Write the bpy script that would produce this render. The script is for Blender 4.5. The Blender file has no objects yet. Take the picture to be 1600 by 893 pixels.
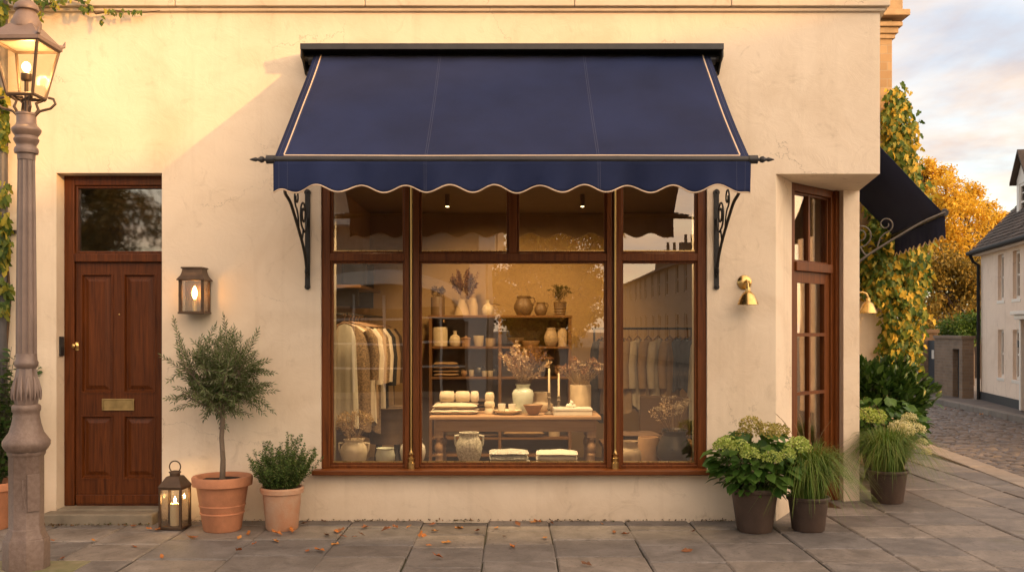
import bpy, bmesh, math, random
import numpy as np
from mathutils import Vector, Matrix
random.seed(7); rng = np.random.default_rng(7)
sc = bpy.context.scene
COL = sc.collection
PI = math.pi
EYE, F, CX, HY, CD = 1.568, 1520.0, 800.0, 515.0, 8.0   # measured camera: eye height, focal in photo px, principal column, horizon row, metres to facade

# ------------------------------------------------------------------ materials
def nodes(name):
    m = bpy.data.materials.new(name); m.use_nodes = True
    nt = m.node_tree; nt.nodes.clear()
    out = nt.nodes.new('ShaderNodeOutputMaterial')
    return m, nt, out
def N(nt, typ, **kw):
    n = nt.nodes.new(typ)
    for k, v in kw.items():
        if k in n.inputs: n.inputs[k].default_value = v
        else: setattr(n, k, v)
    return n
def ramp(nt, stops, interp='LINEAR'):
    r = nt.nodes.new('ShaderNodeValToRGB'); e = r.color_ramp.elements
    r.color_ramp.interpolation = interp
    while len(e) < len(stops): e.new(0.5)
    for el, (p, c) in zip(e, stops):
        el.position = p; el.color = (c[0], c[1], c[2], 1)
    return r
def mul(c, k): return tuple(min(1, x*k) for x in c)
def M(name, base, rough=.6, metal=0., var=.18, scale=6., bump=0., bscale=60., spec=.5, stretch=(1, 1, 1), island=0., rvar=.1, coat=0., sheen=0., second=None):
    m, nt, out = nodes(name)
    p = N(nt, 'ShaderNodeBsdfPrincipled', Metallic=metal, Roughness=rough)
    p.inputs['Specular IOR Level'].default_value = spec
    p.inputs['Coat Weight'].default_value = coat
    p.inputs['Coat Roughness'].default_value = .15
    p.inputs['Sheen Weight'].default_value = sheen
    tc = N(nt, 'ShaderNodeTexCoord'); mp = N(nt, 'ShaderNodeMapping'); mp.inputs['Scale'].default_value = stretch
    nt.links.new(tc.outputs['Object'], mp.inputs[0])
    n1 = N(nt, 'ShaderNodeTexNoise', Scale=scale, Detail=6., Roughness=.6); nt.links.new(mp.outputs[0], n1.inputs['Vector'])
    lo, hi = mul(base, 1-var), mul(base, 1+var)
    if second: lo = second
    r = ramp(nt, [(.3, lo), (.7, hi)]); nt.links.new(n1.outputs[0], r.inputs[0])
    col = r.outputs[0]
    if island:
        g = N(nt, 'ShaderNodeNewGeometry'); mr = N(nt, 'ShaderNodeMapRange'); mr.inputs[3].default_value = 1-island; mr.inputs[4].default_value = 1+island
        nt.links.new(g.outputs['Random Per Island'], mr.inputs[0])
        hs = N(nt, 'ShaderNodeHueSaturation'); nt.links.new(col, hs.inputs['Color']); nt.links.new(mr.outputs[0], hs.inputs['Value']); col = hs.outputs[0]
    nt.links.new(col, p.inputs['Base Color'])
    if rvar:
        mr = N(nt, 'ShaderNodeMapRange'); mr.inputs[3].default_value = max(.02, rough-rvar); mr.inputs[4].default_value = min(1, rough+rvar)
        nt.links.new(n1.outputs[0], mr.inputs[0]); nt.links.new(mr.outputs[0], p.inputs['Roughness'])
    if bump:
        n2 = N(nt, 'ShaderNodeTexNoise', Scale=bscale, Detail=5.); nt.links.new(mp.outputs[0], n2.inputs['Vector'])
        b = N(nt, 'ShaderNodeBump', Strength=bump, Distance=.01); nt.links.new(n2.outputs[0], b.inputs['Height']); nt.links.new(b.outputs[0], p.inputs['Normal'])
    nt.links.new(p.outputs[0], out.inputs[0])
    return m
def leafmat(name, cols, trans=.35, rough=.5, tint=(1, .95, .5)):
    m, nt, out = nodes(name)
    g = N(nt, 'ShaderNodeNewGeometry')
    k = len(cols); r = ramp(nt, [(i/max(1, k-1), c) for i, c in enumerate(cols)])
    nt.links.new(g.outputs['Random Per Island'], r.inputs[0])
    tc = N(nt, 'ShaderNodeTexCoord'); n1 = N(nt, 'ShaderNodeTexNoise', Scale=9., Detail=3.); nt.links.new(tc.outputs['Object'], n1.inputs['Vector'])
    mr = N(nt, 'ShaderNodeMapRange'); mr.inputs[3].default_value = .75; mr.inputs[4].default_value = 1.25; nt.links.new(n1.outputs[0], mr.inputs[0])
    hs = N(nt, 'ShaderNodeHueSaturation'); nt.links.new(r.outputs[0], hs.inputs['Color']); nt.links.new(mr.outputs[0], hs.inputs['Value'])
    p = N(nt, 'ShaderNodeBsdfPrincipled', Roughness=rough); p.inputs['Specular IOR Level'].default_value = .35
    nt.links.new(hs.outputs[0], p.inputs['Base Color'])
    t = N(nt, 'ShaderNodeBsdfTranslucent'); mx = N(nt, 'ShaderNodeMix', data_type='RGBA', blend_type='MULTIPLY'); mx.inputs[0].default_value = .6
    nt.links.new(hs.outputs[0], mx.inputs[6]); mx.inputs[7].default_value = (*tint, 1); nt.links.new(mx.outputs[2], t.inputs[0])
    ms = N(nt, 'ShaderNodeMixShader'); ms.inputs[0].default_value = trans
    nt.links.new(p.outputs[0], ms.inputs[1]); nt.links.new(t.outputs[0], ms.inputs[2]); nt.links.new(ms.outputs[0], out.inputs[0])
    return m
def emit(name, c, s):
    m, nt, out = nodes(name); e = N(nt, 'ShaderNodeEmission', Strength=s); e.inputs[0].default_value = (*c, 1); nt.links.new(e.outputs[0], out.inputs[0]); return m
def glassmat(name, refl=.2, tint=(1, 1, 1), rough=0., wave=.0, edge=1.):
    m, nt, out = nodes(name)
    t = N(nt, 'ShaderNodeBsdfTransparent'); t.inputs[0].default_value = (*tint, 1)
    g = N(nt, 'ShaderNodeBsdfGlossy', Roughness=rough); g.inputs[0].default_value = (1, .97, .92, 1)
    fr = N(nt, 'ShaderNodeLayerWeight'); fr.inputs[0].default_value = .25
    mr = N(nt, 'ShaderNodeMapRange'); mr.inputs[3].default_value = refl; mr.inputs[4].default_value = min(1, refl+.6*edge); nt.links.new(fr.outputs['Fresnel'], mr.inputs[0])
    if wave:
        tc = N(nt, 'ShaderNodeTexCoord'); n1 = N(nt, 'ShaderNodeTexNoise', Scale=1.1, Detail=1.); nt.links.new(tc.outputs['Object'], n1.inputs['Vector'])
        b = N(nt, 'ShaderNodeBump', Strength=wave, Distance=.02); nt.links.new(n1.outputs[0], b.inputs['Height']); nt.links.new(b.outputs[0], g.inputs['Normal'])
    ms = N(nt, 'ShaderNodeMixShader'); nt.links.new(mr.outputs[0], ms.inputs[0]); nt.links.new(t.outputs[0], ms.inputs[1]); nt.links.new(g.outputs[0], ms.inputs[2]); nt.links.new(ms.outputs[0], out.inputs[0])
    return m
def plaster(name, base, lo, stain):
    m, nt, out = nodes(name)
    p = N(nt, 'ShaderNodeBsdfPrincipled', Roughness=.86); p.inputs['Specular IOR Level'].default_value = .25
    tc = N(nt, 'ShaderNodeTexCoord')
    n1 = N(nt, 'ShaderNodeTexNoise', Scale=1.3, Detail=7., Roughness=.62, Distortion=.6); nt.links.new(tc.outputs['Object'], n1.inputs['Vector'])
    r = ramp(nt, [(.33, lo), (.52, base), (.75, mul(base, 1.05))]); nt.links.new(n1.outputs[0], r.inputs[0])
    n3 = N(nt, 'ShaderNodeTexNoise', Scale=3.4, Detail=8., Roughness=.7, Distortion=1.6); nt.links.new(tc.outputs['Object'], n3.inputs['Vector'])
    r3 = ramp(nt, [(.58, (0, 0, 0)), (.72, (.5, .5, .5))]); nt.links.new(n3.outputs[0], r3.inputs[0])
    # rain streaks: noise stretched down the wall
    mp = N(nt, 'ShaderNodeMapping'); mp.inputs['Scale'].default_value = (7, 7, .35); nt.links.new(tc.outputs['Object'], mp.inputs[0])
    n5 = N(nt, 'ShaderNodeTexNoise', Scale=1., Detail=5., Roughness=.6); nt.links.new(mp.outputs[0], n5.inputs['Vector'])
    r5 = ramp(nt, [(.55, (0, 0, 0)), (.8, (.32, .32, .32))]); nt.links.new(n5.outputs[0], r5.inputs[0])
    ad = N(nt, 'ShaderNodeMath', operation='ADD'); nt.links.new(r3.outputs[0], ad.inputs[0]); nt.links.new(r5.outputs[0], ad.inputs[1])
    # splash dirt close to the ground, broken up by noise
    sp = N(nt, 'ShaderNodeSeparateXYZ'); nt.links.new(tc.outputs['Object'], sp.inputs[0])
    gz = N(nt, 'ShaderNodeMapRange'); gz.inputs[1].default_value = .0; gz.inputs[2].default_value = .22; gz.inputs[3].default_value = .9; gz.inputs[4].default_value = 0; nt.links.new(sp.outputs[2], gz.inputs[0])
    gm = N(nt, 'ShaderNodeMath', operation='MULTIPLY'); nt.links.new(gz.outputs[0], gm.inputs[0]); nt.links.new(n3.outputs[0], gm.inputs[1])
    ad2 = N(nt, 'ShaderNodeMath', operation='ADD', use_clamp=True); nt.links.new(ad.outputs[0], ad2.inputs[0]); nt.links.new(gm.outputs[0], ad2.inputs[1])
    mx = N(nt, 'ShaderNodeMix', data_type='RGBA'); nt.links.new(ad2.outputs[0], mx.inputs[0]); nt.links.new(r.outputs[0], mx.inputs[6]); mx.inputs[7].default_value = (*stain, 1)
    # hairline cracks in a few places
    nd = N(nt, 'ShaderNodeTexNoise', Scale=2.2, Detail=6., Roughness=.7); nt.links.new(tc.outputs['Object'], nd.inputs['Vector'])
    vm = N(nt, 'ShaderNodeVectorMath', operation='MULTIPLY_ADD'); nt.links.new(nd.outputs['Color'], vm.inputs[0]); vm.inputs[1].default_value = (.5, .5, .5); nt.links.new(tc.outputs['Object'], vm.inputs[2])
    vo = N(nt, 'ShaderNodeTexVoronoi', feature='DISTANCE_TO_EDGE', Scale=.75); nt.links.new(vm.outputs[0], vo.inputs['Vector'])
    rv = ramp(nt, [(.0, (.6, .6, .6)), (.0035, (0, 0, 0))]); nt.links.new(vo.outputs['Distance'], rv.inputs[0])
    nk = N(nt, 'ShaderNodeTexNoise', Scale=.9, Detail=2.); nt.links.new(tc.outputs['Object'], nk.inputs['Vector']); rk = ramp(nt, [(.52, (0, 0, 0)), (.60, (1, 1, 1))]); nt.links.new(nk.outputs[0], rk.inputs[0])
    ck = N(nt, 'ShaderNodeMath', operation='MULTIPLY'); nt.links.new(rv.outputs[0], ck.inputs[0]); nt.links.new(rk.outputs[0], ck.inputs[1])
    mc = N(nt, 'ShaderNodeMix', data_type='RGBA'); nt.links.new(ck.outputs[0], mc.inputs[0]); nt.links.new(mx.outputs[2], mc.inputs[6]); mc.inputs[7].default_value = (*mul(stain, .6), 1)
    nt.links.new(mc.outputs[2], p.inputs['Base Color'])
    n2 = N(nt, 'ShaderNodeTexNoise', Scale=5., Detail=9., Roughness=.65, Distortion=.8); nt.links.new(tc.outputs['Object'], n2.inputs['Vector'])
    b = N(nt, 'ShaderNodeBump', Strength=.5, Distance=.012); nt.links.new(n2.outputs[0], b.inputs['Height'])
    n4 = N(nt, 'ShaderNodeTexNoise', Scale=180., Detail=3.); nt.links.new(tc.outputs['Object'], n4.inputs['Vector'])
    b2 = N(nt, 'ShaderNodeBump', Strength=.12, Distance=.004); nt.links.new(n4.outputs[0], b2.inputs['Height']); nt.links.new(b.outputs[0], b2.inputs['Normal'])
    nt.links.new(b2.outputs[0], p.inputs['Normal']); nt.links.new(p.outputs[0], out.inputs[0])
    return m
def wood(name, dark, light, axis='Z', rough=.42, coat=.06):
    m, nt, out = nodes(name)
    p = N(nt, 'ShaderNodeBsdfPrincipled', Roughness=rough); p.inputs['Coat Weight'].default_value = coat; p.inputs['Coat Roughness'].default_value = .25; p.inputs['Specular IOR Level'].default_value = .22
    tc = N(nt, 'ShaderNodeTexCoord'); mp = N(nt, 'ShaderNodeMapping')
    mp.inputs['Scale'].default_value = {'Z': (22, 22, 1.1), 'X': (1.1, 22, 22), 'Y': (22, 1.1, 22)}[axis]
    nt.links.new(tc.outputs['Object'], mp.inputs[0])
    n1 = N(nt, 'ShaderNodeTexNoise', Scale=1.6, Detail=8., Roughness=.65, Distortion=1.2); nt.links.new(mp.outputs[0], n1.inputs['Vector'])
    r = ramp(nt, [(.25, dark), (.5, tuple((a+b)/2 for a, b in zip(dark, light))), (.78, light)]); nt.links.new(n1.outputs[0], r.inputs[0])
    nt.links.new(r.outputs[0], p.inputs['Base Color'])
    mr = N(nt, 'ShaderNodeMapRange'); mr.inputs[3].default_value = rough-.1; mr.inputs[4].default_value = rough+.14; nt.links.new(n1.outputs[0], mr.inputs[0]); nt.links.new(mr.outputs[0], p.inputs['Roughness'])
    b = N(nt, 'ShaderNodeBump', Strength=.18, Distance=.003); nt.links.new(n1.outputs[0], b.inputs['Height']); nt.links.new(b.outputs[0], p.inputs['Normal'])
    nt.links.new(p.outputs[0], out.inputs[0])
    return m
def brick(name, c1, c2, mortar, scale=1., bw=.22, bh=.075):
    m, nt, out = nodes(name)
    p = N(nt, 'ShaderNodeBsdfPrincipled', Roughness=.88)
    tc = N(nt, 'ShaderNodeTexCoord'); sp = N(nt, 'ShaderNodeSeparateXYZ'); nt.links.new(tc.outputs['Object'], sp.inputs[0])
    ad = N(nt, 'ShaderNodeMath', operation='ADD'); nt.links.new(sp.outputs[0], ad.inputs[0]); nt.links.new(sp.outputs[1], ad.inputs[1])
    cb = N(nt, 'ShaderNodeCombineXYZ'); nt.links.new(ad.outputs[0], cb.inputs[0]); nt.links.new(sp.outputs[2], cb.inputs[1])
    bt = N(nt, 'ShaderNodeTexBrick', Scale=scale); bt.inputs['Brick Width'].default_value = bw; bt.inputs['Row Height'].default_value = bh; bt.inputs['Mortar Size'].default_value = .006
    bt.inputs['Color1'].default_value = (*c1, 1); bt.inputs['Color2'].default_value = (*c2, 1); bt.inputs['Mortar'].default_value = (*mortar, 1)
    nt.links.new(cb.outputs[0], bt.inputs['Vector'])
    n1 = N(nt, 'ShaderNodeTexNoise', Scale=3., Detail=6.); nt.links.new(tc.outputs['Object'], n1.inputs['Vector'])
    mr = N(nt, 'ShaderNodeMapRange'); mr.inputs[3].default_value = .65; mr.inputs[4].default_value = 1.3; nt.links.new(n1.outputs[0], mr.inputs[0])
    hs = N(nt, 'ShaderNodeHueSaturation'); nt.links.new(bt.outputs[0], hs.inputs['Color']); nt.links.new(mr.outputs[0], hs.inputs['Value']); nt.links.new(hs.outputs[0], p.inputs['Base Color'])
    b = N(nt, 'ShaderNodeBump', Strength=.5, Distance=.008); b.invert = True; nt.links.new(bt.outputs['Fac'], b.inputs['Height']); nt.links.new(b.outputs[0], p.inputs['Normal'])
    nt.links.new(p.outputs[0], out.inputs[0])
    return m

# ------------------------------------------------------------------ mesh builder
class MB:
    def __init__(s): s.v = []; s.f = []; s.smooth = []
    def add(s, vs, fs, smooth=False):
        o = len(s.v); s.v += [tuple(map(float, q)) for q in vs]; s.f += [tuple(o+i for i in f) for f in fs]; s.smooth += [smooth]*len(fs); return s
    def box(s, x0, x1, y0, y1, z0, z1):
        return s.add([(x0,y0,z0),(x1,y0,z0),(x1,y1,z0),(x0,y1,z0),(x0,y0,z1),(x1,y0,z1),(x1,y1,z1),(x0,y1,z1)],
                     [(3,2,1,0),(4,5,6,7),(0,1,5,4),(1,2,6,5),(2,3,7,6),(3,0,4,7)])
    def frame(s, x0, x1, z0, z1, w, y0, y1):
        s.box(x0, x0+w, y0, y1, z0, z1); s.box(x1-w, x1, y0, y1, z0, z1); s.box(x0+w, x1-w, y0, y1, z0, z0+w); return s.box(x0+w, x1-w, y0, y1, z1-w, z1)
    def prism(s, poly, a, b, ax='z', smooth=False):
        n = len(poly)
        q = {'z': lambda u, v, t: (u, v, t), 'y': lambda u, v, t: (u, t, v), 'x': lambda u, v, t: (t, u, v)}[ax]
        vs = [q(u, v, a) for u, v in poly]+[q(u, v, b) for u, v in poly]
        return s.add(vs, [tuple(range(n))[::-1], tuple(range(n, 2*n))]+[(i, (i+1) % n, n+(i+1) % n, n+i) for i in range(n)], smooth)
    def lathe(s, prof, n=28, c=(0, 0, 0), rot=0., smooth=True, sx=1., sy=1., cap=True):
        k = len(prof); vs = []
        for r, z in prof:
            for i in range(n):
                a = 2*PI*i/n+rot; vs.append((c[0]+r*math.cos(a)*sx, c[1]+r*math.sin(a)*sy, c[2]+z))
        fs = [(j*n+i, j*n+(i+1) % n, (j+1)*n+(i+1) % n, (j+1)*n+i) for j in range(k-1) for i in range(n)]
        if cap:
            if prof[0][0] > 1e-5: fs.append(tuple(range(n))[::-1])
            if prof[-1][0] > 1e-5: fs.append(tuple((k-1)*n+i for i in range(n)))
        return s.add(vs, fs, smooth)
    def tube(s, pts, r, n=8, cap=True, smooth=True):
        pts = [Vector(p) for p in pts]; k = len(pts)
        rs = list(r) if isinstance(r, (list, tuple, np.ndarray)) else [r]*k
        up = None; vs = []
        for i, p in enumerate(pts):
            t = (pts[min(i+1, k-1)]-pts[max(i-1, 0)]);
            if t.length < 1e-9: t = Vector((0, 0, 1))
            t.normalize()
            if up is None: up = t.orthogonal().normalized()
            up = (up-t*up.dot(t)); up = up.normalized() if up.length > 1e-6 else t.orthogonal().normalized()
            w = t.cross(up)
            for j in range(n):
                a = 2*PI*j/n; vs.append(p+(up*math.cos(a)+w*math.sin(a))*rs[i])
        fs = [(i*n+j, i*n+(j+1) % n, (i+1)*n+(j+1) % n, (i+1)*n+j) for i in range(k-1) for j in range(n)]
        if cap: fs += [tuple(range(n))[::-1], tuple((k-1)*n+j for j in range(n))]
        return s.add(vs, fs, smooth)
    def ball(s, c, r, n=12, sz=1., sx=1., sy=1.):
        m = max(4, n//2); prof = [(max(1e-6, r*math.sin(PI*i/m)), -r*math.cos(PI*i/m)*sz) for i in range(m+1)]
        return s.lathe(prof, n, c, sx=sx, sy=sy, cap=False)
    def xf(s, mat, start=0):
        s.v[start:] = [tuple(mat @ Vector(q)) for q in s.v[start:]]; return s
    def build(s, name, mat, parent=None, bevel=0., sharp=40, solid=0., loc=None):
        me = bpy.data.meshes.new(name); me.from_pydata(s.v, [], s.f); me.update()
        me.polygons.foreach_set('use_smooth', s.smooth)
        if any(s.smooth): me.set_sharp_from_angle(angle=math.radians(sharp))
        o = bpy.data.objects.new(name, me); COL.objects.link(o); me.materials.append(mat)
        if parent is not None: o.parent = parent
        if loc is not None: o.location = loc
        if solid:
            md = o.modifiers.new('thickness', 'SOLIDIFY'); md.thickness = solid; md.offset = 0
        if bevel:
            md = o.modifiers.new('edge', 'BEVEL'); md.width = bevel; md.segments = 2; md.limit_method = 'ANGLE'; md.angle_limit = math.radians(40)
        return o
def holed(mb, x0, x1, z0, z1, holes, y0, y1):
    xs = sorted({x0, x1, *[h[0] for h in holes], *[h[1] for h in holes]}); zs = sorted({z0, z1, *[h[2] for h in holes], *[h[3] for h in holes]})
    xs = [x for x in xs if x0 <= x <= x1]; zs = [z for z in zs if z0 <= z <= z1]
    def solid(i, j):
        if not (0 <= i < len(xs)-1 and 0 <= j < len(zs)-1): return False
        a, b = (xs[i]+xs[i+1])/2, (zs[j]+zs[j+1])/2
        return not any(h[0] < a < h[1] and h[2] < b < h[3] for h in holes)
    for i in range(len(xs)-1):
        for j in range(len(zs)-1):
            if not solid(i, j): continue
            a, b, c, d = xs[i], xs[i+1], zs[j], zs[j+1]
            mb.add([(a,y0,c),(b,y0,c),(b,y0,d),(a,y0,d)], [(0,1,2,3)]); mb.add([(a,y1,c),(b,y1,c),(b,y1,d),(a,y1,d)], [(3,2,1,0)])
            if not solid(i-1, j): mb.add([(a,y0,c),(a,y1,c),(a,y1,d),(a,y0,d)], [(3,2,1,0)])
            if not solid(i+1, j): mb.add([(b,y0,c),(b,y1,c),(b,y1,d),(b,y0,d)], [(0,1,2,3)])
            if not solid(i, j-1): mb.add([(a,y0,c),(b,y0,c),(b,y1,c),(a,y1,c)], [(3,2,1,0)])
            if not solid(i, j+1): mb.add([(a,y0,d),(b,y0,d),(b,y1,d),(a,y1,d)], [(0,1,2,3)])
    return mb
def thing(name, label, cat, loc=(0, 0, 0), rotz=0., group=None, kind=None):
    o = bpy.data.objects.new(name, None); COL.objects.link(o); o.location = loc; o.rotation_euler = (0, 0, rotz); o.empty_display_size = .1
    return tag(o, label, cat, group, kind)
def tag(o, label=None, cat=None, group=None, kind=None):
    if label: o['label'] = label
    if cat: o['category'] = cat
    if group: o['group'] = group
    if kind: o['kind'] = kind
    return o
def dup(root, loc, rotz=None, label=None, scale=None):
    r = root.copy(); COL.objects.link(r); r.location = loc
    if rotz is not None: r.rotation_euler = (0, 0, rotz)
    if scale is not None: r.scale = scale
    if label: r['label'] = label
    for ch in list(root.children):
        c = ch.copy(); COL.objects.link(c); c.parent = r
        for g in list(ch.children):
            d = g.copy(); COL.objects.link(d); d.parent = c
    return r
def at(x, y, D): return Vector(((x-CX)/F*D, D-CD, EYE+(HY-y)/F*D))
def rz(a): return Matrix.Rotation(a, 4, 'Z')

# ------------------------------------------------------------------ leaves and blades
TEMPL = {
 'diamond': ([(0,0,0),(.45,.5,.10),(1,0,-.05),(.45,-.5,.10)], [(0,1,2),(0,2,3)]),
 'oval': ([(0,0,0),(.22,.40,.07),(.6,.46,.06),(1,0,-.14),(.6,-.46,.06),(.22,-.40,.07),(.22,0,0),(.6,0,-.02)], [(0,6,1),(6,7,2,1),(7,3,2),(0,5,6),(5,4,7,6),(4,3,7)]),
 'lobed': ([(0,0,0),(-.14,.34,.03),(.22,.60,.06),(.40,.34,.05),(.66,.42,.02),(1,0,-.16),(.66,-.42,.02),(.40,-.34,.05),(.22,-.60,.06),(-.14,-.34,.03),(.42,0,-.02)], [(0,10,3,2,1),(10,5,4,3),(0,9,8,7,10),(10,7,6,5)]),
}
def unit(a): return a/np.maximum(1e-9, np.linalg.norm(a, axis=1, keepdims=True))
def leafset(name, P, D, L, W, mat, parent=None, shape='diamond', up=None, loc=None, jitter=.5):
    P = np.asarray(P, float); n = len(P); D = unit(np.asarray(D, float))
    L = np.broadcast_to(np.asarray(L, float), (n,)); W = np.broadcast_to(np.asarray(W, float), (n,))
    U = np.tile([0, 0, 1.], (n, 1)) if up is None else np.broadcast_to(np.asarray(up, float), (n, 3))
    U = U+rng.normal(0, jitter, (n, 3)); S = unit(np.cross(U, D)); Nn = np.cross(D, S)
    tv, tf = TEMPL[shape]; tv = np.array(tv); k = len(tv)
    V = P[:, None, :]+D[:, None, :]*(tv[None, :, 0:1]*L[:, None, None])+S[:, None, :]*(tv[None, :, 1:2]*W[:, None, None])+Nn[:, None, :]*(tv[None, :, 2:3]*L[:, None, None])
    V = V.reshape(-1, 3)
    loops = []; starts = []; totals = []; pos = 0
    tl = [i for f in tf for i in f]; base = np.array(tl)
    idx = (np.arange(n)[:, None]*k+base[None, :]).reshape(-1)
    tot = np.tile([len(f) for f in tf], n); st = np.concatenate([[0], np.cumsum(tot)[:-1]])
    me = bpy.data.meshes.new(name); me.vertices.add(len(V)); me.vertices.foreach_set('co', V.reshape(-1).astype(np.float32))
    me.loops.add(len(idx)); me.loops.foreach_set('vertex_index', idx.astype(np.int32))
    me.polygons.add(len(tot)); me.polygons.foreach_set('loop_start', st.astype(np.int32))
    me.update(calc_edges=True); me.validate(); me.materials.append(mat)
    if shape != 'diamond': me.polygons.foreach_set('use_smooth', [True]*len(me.polygons))
    o = bpy.data.objects.new(name, me); COL.objects.link(o)
    if parent is not None: o.parent = parent
    if loc is not None: o.location = loc
    return o
def blades(name, base_r, n, h, spread, w, mat, parent, z0=0., droop=1.):
    mb = MB()
    for i in range(n):
        a = rng.uniform(0, 2*PI); r = base_r*math.sqrt(rng.uniform()); s = spread*rng.uniform(.15, 1.)*(.4+r/base_r*.7); hh = h*rng.uniform(.6, 1.08)
        a2 = a+rng.normal(0, .5); d = Vector((math.cos(a2), math.sin(a2), 0)); p0 = Vector((r*math.cos(a), r*math.sin(a), z0)); sd = Vector((-d.y, d.x, 0))
        vs = []; m = 7
        for j in range(m):
            t = j/(m-1); out = s*(t**1.6); z = hh*(1-(1-t)**1.7)-droop*s*.85*max(0, t-.35)**2*2.0
            ww = w*(1-t)**.7*.5+.0004
            p = p0+d*out+Vector((0, 0, z)); vs += [p-sd*ww, p+sd*ww]
        mb.add(vs, [(2*j, 2*j+1, 2*j+3, 2*j+2) for j in range(m-1)], True)
    return mb.build('blades', mat, parent, sharp=180)
# ------------------------------------------------------------------ materials in use
m_wall = plaster('cream_plaster', (.82, .70, .545), (.73, .605, .455), (.56, .455, .33))
m_stone = plaster('pale_stone', (.66, .57, .45), (.58, .49, .37), (.40, .33, .24))
m_woodv = wood('mahogany_upright', (.060, .017, .005), (.22, .068, .015), 'Z')
m_woodh = wood('mahogany_level', (.060, .017, .005), (.22, .068, .015), 'X')
m_doorw = wood('door_mahogany', (.032, .0085, .0024), (.165, .046, .009), 'Z', .38, .08)
m_doorh = wood('door_mahogany_level', (.032, .0085, .0024), (.165, .046, .009), 'X', .38, .08)
m_brass = M('aged_brass', (.62, .42, .16), .28, 1., .2, 14, rvar=.12)
m_rod = M('brass_rod_metal', (.50, .34, .13), .34, 1., 0, 3, rvar=0)
m_brassd = M('dull_brass', (.42, .30, .13), .42, 1., .25, 14, rvar=.15)
m_iron = M('black_iron', (.022, .021, .020), .5, .3, .3, 20, bump=.25, bscale=120)
m_bronze = M('bronze_metal', (.105, .068, .044), .48, .6, .3, 12, rvar=.12)
m_alum = M('dark_grey_metal', (.045, .045, .047), .42, .5, .2, 8)
m_glass = glassmat('shop_glass', .145, (.86, .78, .64), wave=.10)
m_glassdark = glassmat('fanlight_glass', .16, (.75, .72, .66), wave=.12, rough=.03)
m_clear = glassmat('thin_glass', .05, (.95, .94, .92))
m_navy = M('navy_canvas', (.018, .027, .076), .85, 0, .22, 1.3, bump=.25, bscale=420, spec=.2, second=(.012, .019, .056))
m_cream = M('cream_piping', (.62, .47, .33), .7, 0, .1)
m_thread = M('pale_thread', (.055, .063, .115), .8)
m_joint = M('joint_earth', (.060, .052, .038), .95, 0, .4, 9, bump=.6, second=(.030, .040, .016))
m_lamp = M('lamp_post_paint', (.20, .148, .126), .45, .15, .2, 5, bump=.15, bscale=70, rvar=.12)
m_rust = M('speckled_paint', (.20, .148, .124), .5, .1, .1, 38, bump=.2, bscale=110, second=(.14, .098, .078))
m_terra = M('terracotta', (.52, .23, .12), .85, 0, .2, 7, bump=.25, bscale=90)
m_terraw = M('weathered_terracotta', (.50, .23, .12), .9, 0, .08, 6, bump=.3, bscale=70, second=(.55, .38, .26))
m_potdark = M('dark_brown_pot', (.085, .056, .042), .6, 0, .3, 5, bump=.15)
m_soil = M('soil', (.035, .024, .016), .95, 0, .5, 40, bump=1., bscale=60)

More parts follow.
